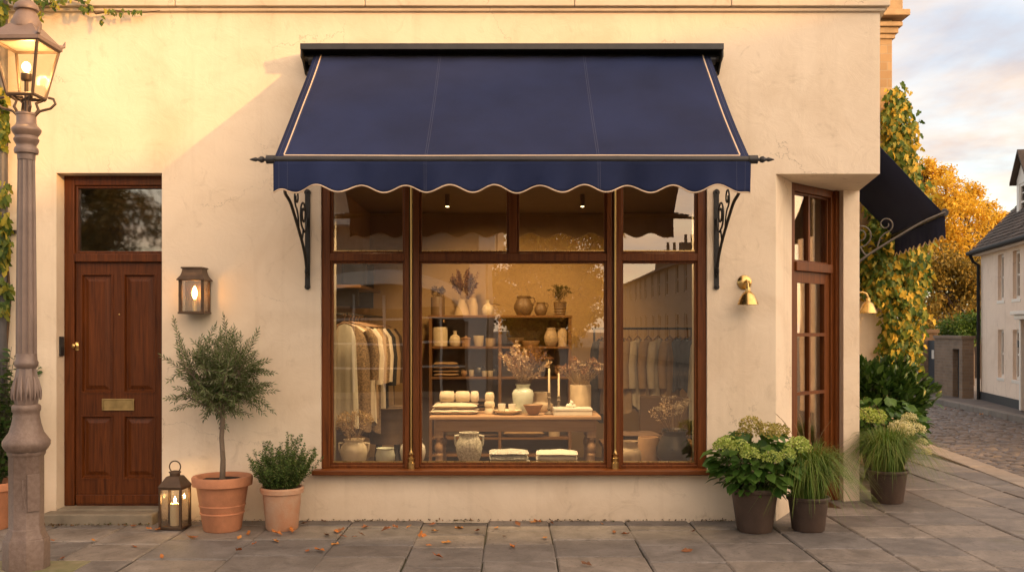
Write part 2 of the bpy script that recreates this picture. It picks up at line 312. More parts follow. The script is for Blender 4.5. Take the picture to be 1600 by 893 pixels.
# ------------------------------------------------------------------ ground
def kerbx(y): return 5.23+.098*y
def flagmat():
    m, nt, out = nodes('flagstone')
    p = N(nt, 'ShaderNodeBsdfPrincipled', Roughness=.6); p.inputs['Specular IOR Level'].default_value = .4
    tc = N(nt, 'ShaderNodeTexCoord'); g = N(nt, 'ShaderNodeNewGeometry')
    r = ramp(nt, [(0, (.145, .129, .117)), (.3, (.182, .169, .160)), (.55, (.235, .206, .178)), (.8, (.156, .148, .145)), (1, (.212, .184, .158))]); nt.links.new(g.outputs['Random Per Island'], r.inputs[0])
    n1 = N(nt, 'ShaderNodeTexNoise', Scale=3.6, Detail=10., Roughness=.74, Distortion=.7); nt.links.new(tc.outputs['Object'], n1.inputs['Vector'])
    mr = N(nt, 'ShaderNodeMapRange'); mr.inputs[1].default_value = .25; mr.inputs[2].default_value = .75; mr.inputs[3].default_value = .42; mr.inputs[4].default_value = 1.5; nt.links.new(n1.outputs[0], mr.inputs[0])
    hs = N(nt, 'ShaderNodeHueSaturation'); nt.links.new(r.outputs[0], hs.inputs['Color']); nt.links.new(mr.outputs[0], hs.inputs['Value'])
    n2 = N(nt, 'ShaderNodeTexNoise', Scale=38., Detail=6.); nt.links.new(tc.outputs['Object'], n2.inputs['Vector'])
    r2 = ramp(nt, [(.60, (0, 0, 0)), (.68, (.65, .65, .65))]); nt.links.new(n2.outputs[0], r2.inputs[0])
    mx = N(nt, 'ShaderNodeMix', data_type='RGBA'); nt.links.new(r2.outputs[0], mx.inputs[0]); nt.links.new(hs.outputs[0], mx.inputs[6]); mx.inputs[7].default_value = (.085, .072, .06, 1)
    # moss patches
    n3 = N(nt, 'ShaderNodeTexNoise', Scale=.75, Detail=6., Roughness=.7); nt.links.new(tc.outputs['Object'], n3.inputs['Vector'])
    r3 = ramp(nt, [(.62, (0, 0, 0)), (.74, (.55, .55, .55))]); nt.links.new(n3.outputs[0], r3.inputs[0])
    mx2 = N(nt, 'ShaderNodeMix', data_type='RGBA'); nt.links.new(r3.outputs[0], mx2.inputs[0]); nt.links.new(mx.outputs[2], mx2.inputs[6]); mx2.inputs[7].default_value = (.115, .115, .055, 1)
    nt.links.new(mx2.outputs[2], p.inputs['Base Color'])
    m2 = N(nt, 'ShaderNodeMapRange'); m2.inputs[3].default_value = .42; m2.inputs[4].default_value = .8; nt.links.new(n1.outputs[0], m2.inputs[0]); nt.links.new(m2.outputs[0], p.inputs['Roughness'])
    b = N(nt, 'ShaderNodeBump', Strength=.55, Distance=.014); n4 = N(nt, 'ShaderNodeTexNoise', Scale=11., Detail=9., Roughness=.68, Distortion=.4); nt.links.new(tc.outputs['Object'], n4.inputs['Vector']); nt.links.new(n4.outputs[0], b.inputs['Height']); nt.links.new(b.outputs[0], p.inputs['Normal'])
    nt.links.new(p.outputs[0], out.inputs[0]); return m
m_flag = flagmat()
g = MB().add([(-300,-300,-.16),(300,-300,-.16),(300,300,-.16),(-300,300,-.16)], [(0,1,2,3)]).build('ground', M('street_ground', (.17, .15, .13), .85, 0, .3, 1.5, bump=.5, bscale=8)); tag(g, kind='structure')
b = MB().prism([(-14,-2.75),(kerbx(-2.75)-.02,-2.75),(kerbx(24)-.02,24),(-14,24)], -.15, -.016).build('pavement_bed', m_joint); tag(b, kind='structure')
mb = MB()
def slab(pts, z):
    c = Vector((sum(p[0] for p in pts)/4, sum(p[1] for p in pts)/4))
    tx, ty = rng.normal(0, .0022), rng.normal(0, .0022)
    def q(p, k, zz): d = Vector(p)-c; d2 = d-d.normalized()*k; return (c.x+d2.x, c.y+d2.y, zz+tx*d2.x+ty*d2.y)
    vs = [q(p, .003, -.03) for p in pts]+[q(p, .004, z-.008) for p in pts]+[q(p, .020, z) for p in pts]
    mb.add(vs, [(8,9,10,11)]+[(i, (i+1) % 4, 4+(i+1) % 4, 4+i) for i in range(4)]+[(4+i, 4+(i+1) % 4, 8+(i+1) % 4, 8+i) for i in range(4)])
x = -9.2
while x < 7.6:
    w = rng.uniform(.48, .64) if x < 2.4 else rng.uniform(.40, .66)
    y = -2.72+rng.uniform(-.3, 0)
    ymax = .0 if x+w/2 < 2.1 else 17
    while y < ymax:
        l = rng.uniform(.34, .62)
        y0, y1 = max(y, -2.72), y+l
        if ymax == 0: y1 = min(y1, .02)
        if y1-y0 > .12:
            a, b2 = x, x+w
            lim0, lim1 = kerbx(y0)-.31, kerbx(y1)-.31
            if a < min(lim0, lim1)-.12:
                jit = lambda: rng.normal(0, .0035)
                slab([(a+jit(), y0+.005+jit()), (min(b2, lim0)+jit(), y0+.005+jit()), (min(b2, lim1)+jit(), y1-.005+jit()), (a+jit(), y1-.005+jit())], rng.normal(0, .0018))
        y += l
        if y1 >= .02 and ymax == 0: break
    x += w
pv = mb.build('pavement', m_flag); tag(pv, kind='structure')
# kerb stones beside the lane and in front
mb = MB(); y = -2.7
while y < 20:
    l = rng.uniform(.8, 1.1); a, c = kerbx(y+.006), kerbx(y+l-.006)
    mb.prism([(a-.30, y+.006), (a, y+.006), (c, y+l-.006), (c-.30, y+l-.006)], -.15, rng.normal(.002, .002)); y += l
x = -14
while x < 4.9:
    l = rng.uniform(.8, 1.1); mb.box(x+.005, min(x+l, 4.94)-.005, -3.05, -2.756, -.15, rng.normal(.002, .002)); x += l
kb = mb.build('kerb', M('kerb_stone', (.30, .26, .22), .75, 0, .2, 5, bump=.3, island=.15), bevel=.012); tag(kb, kind='structure')
# setts of the lane: rows across, rounded tops
def setts(x_of, width, y0, y1, name):
    tv = np.array([(-.5,-.5,-1),(.5,-.5,-1),(.5,.5,-1),(-.5,.5,-1),(-.49,-.49,-.35),(.49,-.49,-.35),(.49,.49,-.35),(-.49,.49,-.35),(-.36,-.34,0),(.36,-.34,0),(.36,.34,0),(-.36,.34,0)])
    tf = [(8,9,10,11)]+[(4+i, 4+(i+1) % 4, 8+(i+1) % 4, 8+i) for i in range(4)]+[(i, (i+1) % 4, 4+(i+1) % 4, 4+i) for i in range(4)]
    mb = MB(); y = y0
    while y < y1:
        h = rng.uniform(.105, .135); xx = x_of(y)+rng.uniform(0, .1); xe = x_of(y)+width
        while xx < xe:
            w = rng.uniform(.13, .24); u = (xx+w/2-x_of(y))/width; crown = .05*(1-(2*u-1)**2)
            v = tv*[w-.012, h-.012, .05]+[xx+w/2, y+h/2, -.125+crown+rng.normal(0, .005)]
            v[8:, 2] += rng.normal(0, .003, 4); mb.add(v, tf, True); xx += w
        y += h
    return tag(mb.build(name, M('granite_sett', (.125, .112, .104), .55, 0, .35, 3, bump=.35, bscale=35, island=.28, rvar=.15), sharp=60), kind='structure')
setts(lambda y: kerbx(y)+.02, 3.05, 2.0, 21.5, 'lane')
def farx(y): return kerbx(y)+3.1+.0*y
mb = MB().prism([(farx(2)+.2, 2), (20, 2), (20, 17.6), (farx(17.6)+.2, 17.6)], -.15, -.02); 
fp = mb.build('far_pavement', M('far_paving', (.12, .105, .095), .75, 0, .25, 2.2, bump=.3)); tag(fp, kind='structure')
mb = MB(); y = 2.
while y < 17.5:
    l = rng.uniform(.8, 1.1); a, c = farx(y), farx(y+l-.01); mb.prism([(a, y), (a+.195, y), (c+.195, y+l-.01), (c, y+l-.01)], -.15, -.01); y += l
fk = mb.build('far_kerb', M('far_kerb_stone', (.17, .15, .13), .75, 0, .2, 5, island=.15), bevel=.012); tag(fk, kind='structure')

# ------------------------------------------------------------------ the shop building
shop = thing('shop_building', 'cream rendered corner shop with large mahogany window, panelled door and overhanging upper storey', 'building')
DX0, DX1, DZ = -3.747, -2.879, 2.857        # front door opening
WX0, WX1, WZ0, WZ1 = -1.572, 1.605, .386, 2.96
mb = MB(); holed(mb, -8.2, 2.0, -.05, 6.6, [(DX0, DX1, -.05, DZ), (WX0, WX1, WZ0, WZ1)], 0., .35)
mb.prism([(2.0, 0), (2.17, 0), (2.43, .45), (2.0, .45)], -.05, 2.85)
mb.prism([(2.0, 0), (3.026, 0), (3.197, .95), (2.0, .95)], 2.85, 6.6)
mb.prism([(3.04, .92), (3.197, .95), (3.197+.18*3.7, 4.65), (3.0+.18*3.7, 4.65), (3.0, 1.15)], -.05, 2.849)
mb.prism([(3.197, .951), (3.197+.18*3.7, 4.65), (-8.2, 4.65), (-8.2, 4.4), (2.9, 4.4), (2.9, .951)], 2.851, 6.6)
mb.build('wall', m_wall, shop)
mb = MB(); x = -8.3
for e in [-7.2, -5.9, -4.6, -2.75, -1.2, .51, 1.79, 3.09]:
    mb.box(x+.0025, e-.0025, -.065, -.001, 4.21, 4.62); x = e
mb.box(-8.3, 3.06, -.03, -.001, 4.178, 4.208)
mb.prism([(3.03, -.001), (3.09, -.001), (3.09+.18*.95, .95), (3.03+.18*.95, .95)], 4.21, 4.62)
mb.build('cornice', m_stone, shop, bevel=.006)
mb = MB().box(-3.80, -2.895, -.17, -.002, -.03, .085).box(DX0+.003, DX1-.003, -.002, .30, -.03, .098); mb.build('doorstep', M('worn_step_stone', (.21, .18, .135), .8, 0, .25, 6, bump=.4, bscale=20), shop, bevel=.012)

# front door ------------------------------------------------------------
ly = .136
mb = MB(); jl, jr = DX0+.001, DX1-.001
mb.box(jl, jl+.085, ly, ly+.11, .098, DZ-.001); mb.box(jr-.035, jr, ly, ly+.11, .098, DZ-.001)
mb.box(jl+.085, jr-.035, ly, ly+.11, 2.775, DZ-.001)
mb.box(jl+.085, jr-.035, ly-.012, ly+.11, 2.135, 2.205); mb.box(jl+.1, jr-.04, ly+.005, ly+.10, .098, .112)
mb.frame(jl+.085, jr-.035, 2.205, 2.775, .022, ly+.018, ly+.09)
df = mb.build('door_frame', m_doorw, shop, bevel=.006)
MB().box(jl+.107, jr-.057, ly+.05, ly+.056, 2.227, 2.753).build('pane', m_glassdark, df)
dl, dr, d0, d1 = jl+.088, jr-.038, .114, 2.130
mb = MB(); fy = ly+.025
def sx(x): return (x-800)/1520*8.165
def sz(y): return EYE+(515-y)/1520*8.165
PX = [(sx(127), sx(177)), (sx(193), sx(244))]; PZ = [(sz(748), sz(648)), (sz(614), sz(427))]
holes = [(a, b_, c, d) for a, b_ in PX for c, d in PZ]
holed(mb, dl, dr, d0, d1, holes, fy, fy+.045)
mb.box(dl+.01, dr-.005, fy-.028, fy-.001, d0+.002, d0+.075)
door = mb.build('front_door', m_doorw, shop, bevel=.003)
for a, b_, c, d in holes:
    p = MB(); rings = [(0, .0), (.0, -.006), (.012, -.006), (.022, .018), (.034, .018), (.062, .006), (.067, .003)]
    vs = []
    for ins, dy in rings: vs += [(a+ins, fy+dy, c+ins), (b_-ins, fy+dy, c+ins), (b_-ins, fy+dy, d-ins), (a+ins, fy+dy, d-ins)]
    fs = [(4*r+i, 4*r+(i+1) % 4, 4*r+4+(i+1) % 4, 4*r+4+i) for r in range(len(rings)-1) for i in range(4)]+[tuple(range(4*len(rings)-4, 4*len(rings)))]
    p.add(vs, fs).build('door_panel', m_doorw, door)
lb = MB().box(sx(161), sx(210), fy-.008, fy-.001, sz(640), sz(623)).frame(sx(161)-.004, sx(210)+.004, sz(640)-.004, sz(623)+.004, .012, fy-.014, fy-.0085)
lb.build('letterbox', m_brassd, door, bevel=.003)
k = MB(); k.lathe([(.0, 0), (.028, 0), (.030, .006), (.020, .012), (.012, .02)], 20); k.xf(Matrix.Translation((sx(118.5), fy-.001, sz(540))) @ Matrix.Rotation(PI/2, 4, 'X'))
st = len(k.v); k.ball((0, 0, 0), .021, 16); k.xf(Matrix.Translation((sx(118.5), fy-.034, sz(540))), st)
k.box(sx(113.5), sx(123.5), fy-.005, fy-.001, sz(547), sz(534)); k.build('door_knob', m_brass, door)
MB().ball((sx(187), fy-.002, sz(491)), .008, 10).build('peephole', m_brass, door)
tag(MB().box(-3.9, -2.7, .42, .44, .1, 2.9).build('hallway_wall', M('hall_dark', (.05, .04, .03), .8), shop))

# shop window -----------------------------------------------------------
y0, y1, WZB = .03, .13, .4285
mb = MB()
X = lambda x: (x-800)/1520*8.03
z_tr0, z_tr1, z_b, z_t = 2.135, 2.200, .475, 2.93
mb.box(WX0+.002, X(516), y0, y1, WZB, WZ1-.002); mb.box(X(1090), WX1-.002, y0, y1, WZB, WZ1-.002)
for a, c in ((632, 655), (948, 971)):
    mb.box(X(a), X(a)+.042, y0-.01, y1, WZB, WZ1-.002); mb.box(X(c)-.052, X(c), y0-.01, y1, WZB, WZ1-.002); mb.box(X(a)+.042, X(c)-.052, y0+.012, y1-.002, WZB, WZ1-.002)
cols = [(X(516), X(632)), (X(655), X(948)), (X(971), X(1090))]
for a, c in cols:
    mb.box(a, c, y0+.004, y1, WZB, z_b-.02); mb.box(a, c, y0-.006, y1, z_tr0, z_tr1); mb.box(a, c, y0+.004, y1, z_t, WZ1-.002)
mm = (X(795), X(808)); mb.box(mm[0], mm[1], y0+.002, y1, z_tr1, z_t)
panes = [(a, c, z_b, z_tr0) for a, c in cols]+[(cols[0][0], cols[0][1], z_tr1, z_t), (cols[1][0], mm[0], z_tr1, z_t), (mm[1], cols[1][1], z_tr1, z_t), (cols[2][0], cols[2][1], z_tr1, z_t)]
for a, c, d, e in panes: mb.frame(a, c, d-(.02 if d == z_b else 0), e, .018, y0+.022, y1-.02)
sw = mb.build('shop_window', m_woodv, shop, bevel=.005)
for a, c, d, e in panes:
    t = rng.normal(0, .0012, 2); dd = d-(.02 if d == z_b else 0)
    MB().add([(a+.016, .075+t[0], dd+.016), (c-.016, .075-t[0], dd+.016), (c-.016, .075-t[0]+t[1], e-.016), (a+.016, .075+t[0]+t[1], e-.016)], [(0, 1, 2, 3)]).build('pane', m_glass, sw)
    MB().box(a+.018, c-.018, y0+.024, y0+.034, dd+.0185, dd+.0255).build('glazing_bead', m_brass, sw)
for xx in (642.5, 961.):
    MB().lathe([(.0, .41), (.032, .41), (.032, .475), (.024, .482), (.024, .498), (.030, .505), (.030, .512), (.019, .522), (.019, .535), (.026, .546), (.016, .556), (.0095, .575), (.009, .60), (.009, 2.92)], 20, (X(xx), y0-.010, 0)).build('brass_rod', m_rod, sw)
MB().box(-1.625, 1.625, -.115, -.001, .388, .428).box(WX0+.002, WX1-.002, -.001, .13, .388, .428).build('sill', m_woodh, sw, bevel=.008)

# corner door -------------------------------------------------------------
cd = Vector((2.43, .45, 0)); ce = Vector((2.99, 1.0, 0)); ang = math.atan2(ce.y-cd.y, ce.x-cd.x); Wd = (ce-cd).length
CM = Matrix.Translation(cd) @ rz(ang)
mb = MB()
mb.box(.0, .055, -.0, .11, 0, 2.849); mb.box(Wd-.075, Wd+.06, -.0, .11, 0, 2.849); mb.box(Wd-.03, Wd+.03, -.03, -.001, 0, 2.849)
mb.box(.055, Wd-.075, -.0, .11, 2.78, 2.849); mb.box(.055, Wd-.075, -.02, .11, 2.085, 2.165); mb.box(.055, Wd-.075, .0, .11, 0, .03)
mb.box(Wd*.45-.018, Wd*.45+.018, .025, .08, 2.165, 2.78); mb.frame(.055, Wd-.075, 2.165, 2.78, .02, .03, .08)
cf = mb.xf(CM).build('corner_door_frame', m_woodv, shop, bevel=.005)
MB().box(.07, Wd-.09, .05, .055, 2.18, 2.765).xf(CM).build('pane', m_glass, cf)
mb = MB(); a, c = .06, Wd-.08; mx_ = Wd*.45
hz = [(.50, .99), (1.02, 1.51), (1.54, 1.985)]; hx = [(a+.07, mx_-.012), (mx_+.012, c-.085)]
holed(mb, a, c, .032, 2.082, [(p, q, r, s) for p, q in hx for r, s in hz]+[(a+.09, c-.09, .14, .42)], .02, .068)
ring = [(0, .025), (.02, .04), (.05, .03)]
vs = []
for ins, dy in ring: vs += [(a+.09+ins, dy, .14+ins), (c-.09-ins, dy, .14+ins), (c-.09-ins, dy, .42-ins), (a+.09+ins, dy, .42-ins)]
mb.add(vs, [(4*r+i, 4*r+(i+1) % 4, 4*r+4+(i+1) % 4, 4*r+4+i) for r in range(2) for i in range(4)]+[(8, 9, 10, 11)])
cdoor = mb.xf(CM).build('corner_door', m_woodv, shop, bevel=.004)
for p, q in hx:
    for r, s in hz: MB().box(p-.003, q+.003, .042, .047, r-.003, s+.003).xf(CM).build('pane', m_glass, cdoor)
mb = MB(); n = 60
pts = [(.1+i/n*(Wd-.2), .16+.02*math.sin(i*1.1)+.008*math.sin(i*2.7)) for i in range(n+1)]
mb.add([(p, q, .1) for p, q in pts]+[(p, q*1.0, 2.72) for p, q in pts], [(i, i+1, n+2+i, n+1+i) for i in range(n)], True).xf(CM)
mb.build('door_curtain', M('sheer_linen', (.30, .26, .20), .9, 0, .1, 3), shop, solid=.003)

# interior room -----------------------------------------------------------
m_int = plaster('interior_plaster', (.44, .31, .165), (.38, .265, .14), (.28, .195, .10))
mb = MB()
mb.add([(-1.75,.352,-.0),(2.9,.352,0),(2.9,4.2,0),(-1.75,4.2,0)], [(0,1,2,3)])
mb.build('shop_floor', wood('floor_boards', (.05, .03, .017), (.12, .075, .04), 'Y', .45, .1), shop)
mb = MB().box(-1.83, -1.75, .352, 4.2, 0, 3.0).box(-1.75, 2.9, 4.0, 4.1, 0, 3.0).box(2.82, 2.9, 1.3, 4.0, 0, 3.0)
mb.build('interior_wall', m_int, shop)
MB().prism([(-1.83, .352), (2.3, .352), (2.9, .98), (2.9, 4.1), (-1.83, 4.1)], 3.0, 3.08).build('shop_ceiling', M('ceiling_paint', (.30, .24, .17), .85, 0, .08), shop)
m_lin = M('lining_paint', (.40, .36, .28), .8, 0, .06)
for a, c in ((-1.57, -1.508), (1.545, 1.603)): MB().box(a, c, .15, .349, .40, 2.95).build('window_lining', m_lin, shop)
mb = MB().box(-1.57, 1.60, .132, .352, .388, .398).box(-1.70, 1.72, .353, .70, .388, .398).box(-1.70, 1.72, .66, .698, 0., .387)
tag(mb.build('display_platform', wood('platform_wood', (.05, .03, .018), (.13, .08, .045), 'X', .5, .1)), 'low dark wooden display platform just behind the shop window glass', 'platform')
# ------------------------------------------------------------------ awnings
def awning(root, W, proj, zt, zb, vh, amp, per, ph, arm_in, finial=True, iron=None):
    sag = .035; wav = 1. if finial else .3
    def S(u, v, off=0.):
        x = (u-.5)*W; y = -(.12+(proj-.12)*v)
        z = zt+(zb-zt)*v-sag*math.sin(PI*v)*(.6+.4*math.sin(PI*u))+.010*math.sin(u*9.42+v*2)*math.sin(PI*v)+.0035*math.sin(u*47+4*math.sin(v*6))*math.exp(-4*v)+.003*math.sin(u*23-v*9)*v*(1-v)*3
        return (x, y-off*.6, z+off*.8)
    nu, nv = 60, 24
    mb = MB().add([S(i/nu, j/nv) for j in range(nv+1) for i in range(nu+1)], [(j*(nu+1)+i, j*(nu+1)+i+1, (j+1)*(nu+1)+i+1, (j+1)*(nu+1)+i) for j in range(nv) for i in range(nu)], True)
    can = mb.build('canopy', m_navy, root, solid=.004)
    mb = MB(); du = .058/W; w = .010
    for u0 in (du, 1-du):
        for s in range(nv): pass
        pts = [S(u0, .005+.955*j/nv, .0035) for j in range(nv+1)]
        mb.add([(p[0]+d*w/2, p[1], p[2]) for p in pts for d in (-1, 1)], [(2*j, 2*j+1, 2*j+3, 2*j+2) for j in range(nv)])
    pts = [S(du+(1-2*du)*i/nu, .962, .0035) for i in range(nu+1)]; pt2 = [S(du+(1-2*du)*i/nu, .970, .0035) for i in range(nu+1)]
    mb.add(pts+pt2, [(i, i+1, nu+2+i, nu+1+i) for i in range(nu)])
    mb.build('piping', m_cream, can)
    for u0 in (.318-.007/W, .318+.007/W, .682-.007/W, .682+.007/W, .008, .022, .978, .992):
        pts = [S(u0, j/nv, .003) for j in range(nv+1)]
        MB().add([(p[0]+e*.0013, p[1], p[2]) for p in pts for e in (-1, 1)], [(2*j, 2*j+1, 2*j+3, 2*j+2) for j in range(nv)]).build('seam', m_thread, can)
    # valance
    n = int(W/.0125); m = 8
    def V(i, j, off=0.):
        x = (i/n-.5)*W; zlow = zb-vh+amp*(1+math.cos(2*PI*(x-ph)/per+PI))
        if abs(x) > W/2-.08: zlow = zb-vh+amp*(1+math.cos(2*PI*(x-ph)/per+PI))*max(0, (W/2-abs(x))/.08)
        z = zb-.01+(zlow-zb+.01)*j/m; k = (j/m)
        y = -proj-.014+wav*k*(.020*math.sin(x*7.3+1.)+.013*math.sin(x*17.1+.4)+.008*math.sin(x*31+k*2))-off
        return (x, y, z)
    mb = MB().add([V(i, j) for j in range(m+1) for i in range(n+1)], [(j*(n+1)+i, j*(n+1)+i+1, (j+1)*(n+1)+i+1, (j+1)*(n+1)+i) for j in range(m) for i in range(n)], True)
    val = mb.build('valance', m_navy, root, solid=.003)
    MB().tube([V(i, m) for i in range(n+1)], .0052, 6).build('piping', m_cream, val)
    for u0 in (.318-.007/W, .318+.007/W, .682-.007/W, .682+.007/W, .012, .03, .97, .988):
        pts = [V(u0*n, j, .0035) for j in range(m+1)]
        MB().add([(p[0]+e*.0013, p[1], p[2]) for p in pts for e in (-1, 1)], [(2*j, 2*j+1, 2*j+3, 2*j+2) for j in range(m)]).build('seam', m_thread, val)
    # front bar
    mb = MB(); L = W/2+.035
    mb.tube([(-L, -proj, zb), (L, -proj, zb)], .022, 16)
    for s in (-1, 1):
        mb.tube([(s*(L-.045), -proj, zb), (s*(L+.012), -proj, zb)], .029, 16)
        if finial:
            prof = [(L+.012, .012), (L+.028, .012), (L+.034, .02), (L+.05, .023), (L+.062, .015), (L+.072, .010), (L+.085, .015), (L+.105, .010), (L+.125, .003)]
            mb.tube([(s*a, -proj, zb) for a, _ in prof], [r for _, r in prof], 14)
        else: mb.tube([(s*(L+.012), -proj, zb), (s*(L+.03), -proj, zb)], [.040, .034], 16)
    mb.build('front_bar', m_alum, root)
    # cassette: hood, roller and end cheeks
    h = W/2+.09; mb = MB(); zc = zt+.055
    mb.box(-h, h, -.235, -.001, zc-.028, zc); mb.box(-h, h, -.245, -.2355, zc-.045, zc+.004); mb.box(-h, h, -.02, -.001, zc-.16, zc-.0285)
    mb.tube([(-h+.04, -.105, zt-.035), (h-.04, -.105, zt-.035)], .042, 14)
    cas = mb.build('cassette', m_alum, root, bevel=.003)
    for s in (-1, 1):
        mb = MB().prism([(-.235, zc-.03), (-.021, zc-.03), (-.021, zc-.20), (-.07, zc-.20), (-.15, zc-.13), (-.235, zc-.10)], s*(h-.014), s*(h-.001), 'x')
        mb.tube([(s*(h-.04), -.12, zt-.03), (s*(h-.014), -.12, zt-.03)], .028, 14); mb.build('end_cheek', m_iron, cas)
    # wrought iron brackets carrying the arms
    for s in (-1, 1):
        X0 = s*(W/2+.08); z0 = 1.90+(zb-2.71)
        mb = MB()
        mb.box(X0-.020, X0+.020, -.014, -.001, z0+.02, z0+.80); mb.prism([(X0+.023*math.cos(a*PI/8), z0+.02+.023*math.sin(a*PI/8)) for a in range(16)], -.018, -.002, 'y')
        mb.prism([(X0+.026*math.cos(a*PI/8), z0+.795+.026*math.sin(a*PI/8)) for a in range(16)], -.018, -.002, 'y')
        for zz in (z0+.02, z0+.795): mb.ball((X0, -.02, zz), .010, 10)
        def crv(pts, r, sub=8):
            P = [Vector((X0+(q[2]*-s if len(q) > 2 else 0), -q[0], z0+q[1])) for q in pts]; out = []
            for i in range(len(P)-1):
                a, b, c, d = P[max(0, i-1)], P[i], P[i+1], P[min(len(P)-1, i+2)]
                for k in range(sub):
                    t = k/sub; out.append(.5*((2*b)+(c-a)*t+(2*a-5*b+4*c-d)*t*t+(3*b-a-3*c+d)*t**3))
            out.append(P[-1]); mb.tube(out, r, 8)
        end = (proj, zb-z0, arm_in)
        crv([(.02, .10), (.045, .17), (.10, .27), (.26, .405), (.60, .62), *([(.80, .70), (proj-.25, zb-z0-.05, arm_in*.8)] if proj > 1.2 else [(.80, .735)]), end], .0125)
        def spiral(cy, cz, r0, turns, a0, sgn, r=.008, decay=.72):
            pts = [];
            for i in range(int(turns*20)+1):
                a = a0+sgn*2*PI*i/20; rr = r0*(decay**(i/20*2)); pts.append((cy+rr*math.cos(a), cz+rr*math.sin(a)))
            crv(pts, r, 2)
        spiral(.165, .60, .125, 1.6, -PI/2, 1, decay=.70); spiral(.41, .70, .085, 1.3, -PI/2, 1, .007, .66)
        crv([(.165, .475), (.11, .46), (.05, .50), (.02, .58)], .008); crv([(.165, .475), (.21, .40), (.24, .395)], .008); crv([(.41, .615), (.36, .56), (.33, .46)], .007)
        spiral(.05, .14, .04, 1.3, PI, -1, .009, .6)
        mb.build('scroll_bracket', iron or m_iron, root)
aw = thing('shop_awning', 'wide navy canvas awning with cream piping and scalloped edge above the shop window', 'awning')
awning(aw, 3.2, 1.47, 3.792, 2.71, .223, .0245, .2985, -1.16, .22)
sa = thing('side_awning', 'dark navy awning seen from its end, sticking out over the side lane', 'awning', (3.386+.177*1.2+.006, 2+.984*1.2, 0), math.radians(79.8))
awning(sa, 2.4, .98, 3.74, 2.745, .26, .022, .24, 0., 0., False, M('weathered_iron', (.12, .11, .10), .45, .5, .2, 20))

# ------------------------------------------------------------------ lamp post
def fluted(mb, prof, n, flutes, depth, c=(0, 0, 0)):
    k = len(prof); vs = []
    for r, z in prof:
        for i in range(n):
            a = 2*PI*i/n; rr = r*(1-depth*abs(math.sin(flutes*a/2))**.6); vs.append((c[0]+rr*math.cos(a), c[1]+rr*math.sin(a), c[2]+z))
    return mb.add(vs, [(j*n+i, j*n+(i+1) % n, (j+1)*n+(i+1) % n, (j+1)*n+i) for j in range(k-1) for i in range(n)]+[tuple(range(n))[::-1], tuple((k-1)*n+i for i in range(n))], True)
lp = thing('street_lamp', 'old cast iron street lamp with lit four sided glass lantern at the pavement edge', 'street lamp', (-3.185, -1.62, 0), math.radians(4))
Z = lambda y: EYE+(515-y)/238.2
mb = MB().lathe([(.143, .0), (.143, Z(842)), (.134, Z(838))], 8, rot=PI/8, smooth=False)
mb.lathe([(.134, Z(838)), (.114, Z(828)), (.114, Z(825)), (.107, Z(822)), (.107, Z(712)), (.117, Z(708)), (.117, Z(703))], 8, rot=PI/8, smooth=False, cap=False)
mb.lathe([(.118, Z(704)), (.132, Z(700)), (.145, Z(694)), (.145, Z(688)), (.128, Z(682)), (.105, Z(674)), (.088, Z(660)), (.080, Z(648)), (.080, Z(643)), (.088, Z(640)), (.088, Z(634)), (.080, Z(631))], 36)
base = mb.build('base', m_rust, lp, bevel=.004)
MB().box(-.04, .04, -.112, -.1045, Z(795), Z(738)).xf(rz(math.radians(45))).tube([(.03, -.125, Z(790)), (.03, -.125, Z(745))], .004).build('inspection_plate', m_rust, base, bevel=.003)
mb = MB()
fluted(mb, [(.072, Z(632)), (.082, Z(620)), (.083, Z(606)), (.075, Z(592)), (.066, Z(578)), (.060, Z(573))], 96, 10, .12)
for i in range(10):   # acanthus ribs on the bulb
    a = 2*PI*i/10+.2
    for s in (-1, 1):
        mb.tube([((.086-.028*t*t)*math.cos(a+s*.16*(1-t)), (.086-.028*t*t)*math.sin(a+s*.16*(1-t)), Z(624)+(Z(584)-Z(624))*t) for t in [k/6 for k in range(7)]], [.004, .008, .011, .010, .008, .006, .002], 6)
mb.lathe([(.060, Z(575)), (.072, Z(571)), (.074, Z(566)), (.066, Z(562)), (.064, Z(552))], 32)
fluted(mb, [(.064, Z(556)), (.062, Z(460)), (.057, Z(340)), (.052, Z(238))], 96, 12, .13)
mb.lathe([(.054, Z(250)), (.056, Z(241)), (.072, Z(240)), (.075, Z(236)), (.072, Z(232)), (.062, Z(229.5)), (.061, Z(227)), (.066, Z(225)), (.076, Z(221)), (.078, Z(218)), (.070, Z(215)), (.069, Z(213)), (.082, Z(209)), (.090, Z(205)), (.090, Z(202)), (.080, Z(199)), (.066, Z(196)), (.060, Z(192)), (.060, Z(181)), (.064, Z(180)), (.064, Z(177)), (.04, Z(176))], 36)
shaft = mb.build('shaft', m_lamp, lp)
lan = MB(); ca = [math.radians(a) for a in (-50, 40, 130, 220)]
zb_, zt_ = 3.095, 3.43; rb, rt = .118, .205
def cor(r, i, z): return Vector((r*math.cos(ca[i % 4]), r*math.sin(ca[i % 4]), z))
for i in range(4):
    lan.tube([cor(rb, i, zb_), cor(rt, i, zt_)], .011, 6); lan.tube([cor(rb, i, zb_), cor(rb, i+1, zb_)], .012, 6); lan.tube([cor(rt, i, zt_), cor(rt, i+1, zt_)], .013, 6)
    lan.tube([cor(rb*.99, i, zb_-.008), Vector((.02*math.cos(ca[i]), .02*math.sin(ca[i]), zb_-.008))], .008, 6)
    d = cor(1, i, 0).normalized()
    # scroll stays between shaft head and lantern
    lan.tube([d*.055+Vector((0,0,2.985)), d*.075+Vector((0,0,3.02)), d*.06+Vector((0,0,3.06)), d*.10+Vector((0,0,3.085))], .010, 8)
lan.tube([(0,0,2.96), (0,0,3.23)], .013, 10); lan.lathe([(.03,3.2),(.034,3.21),(.034,3.245),(.02,3.25)], 16)
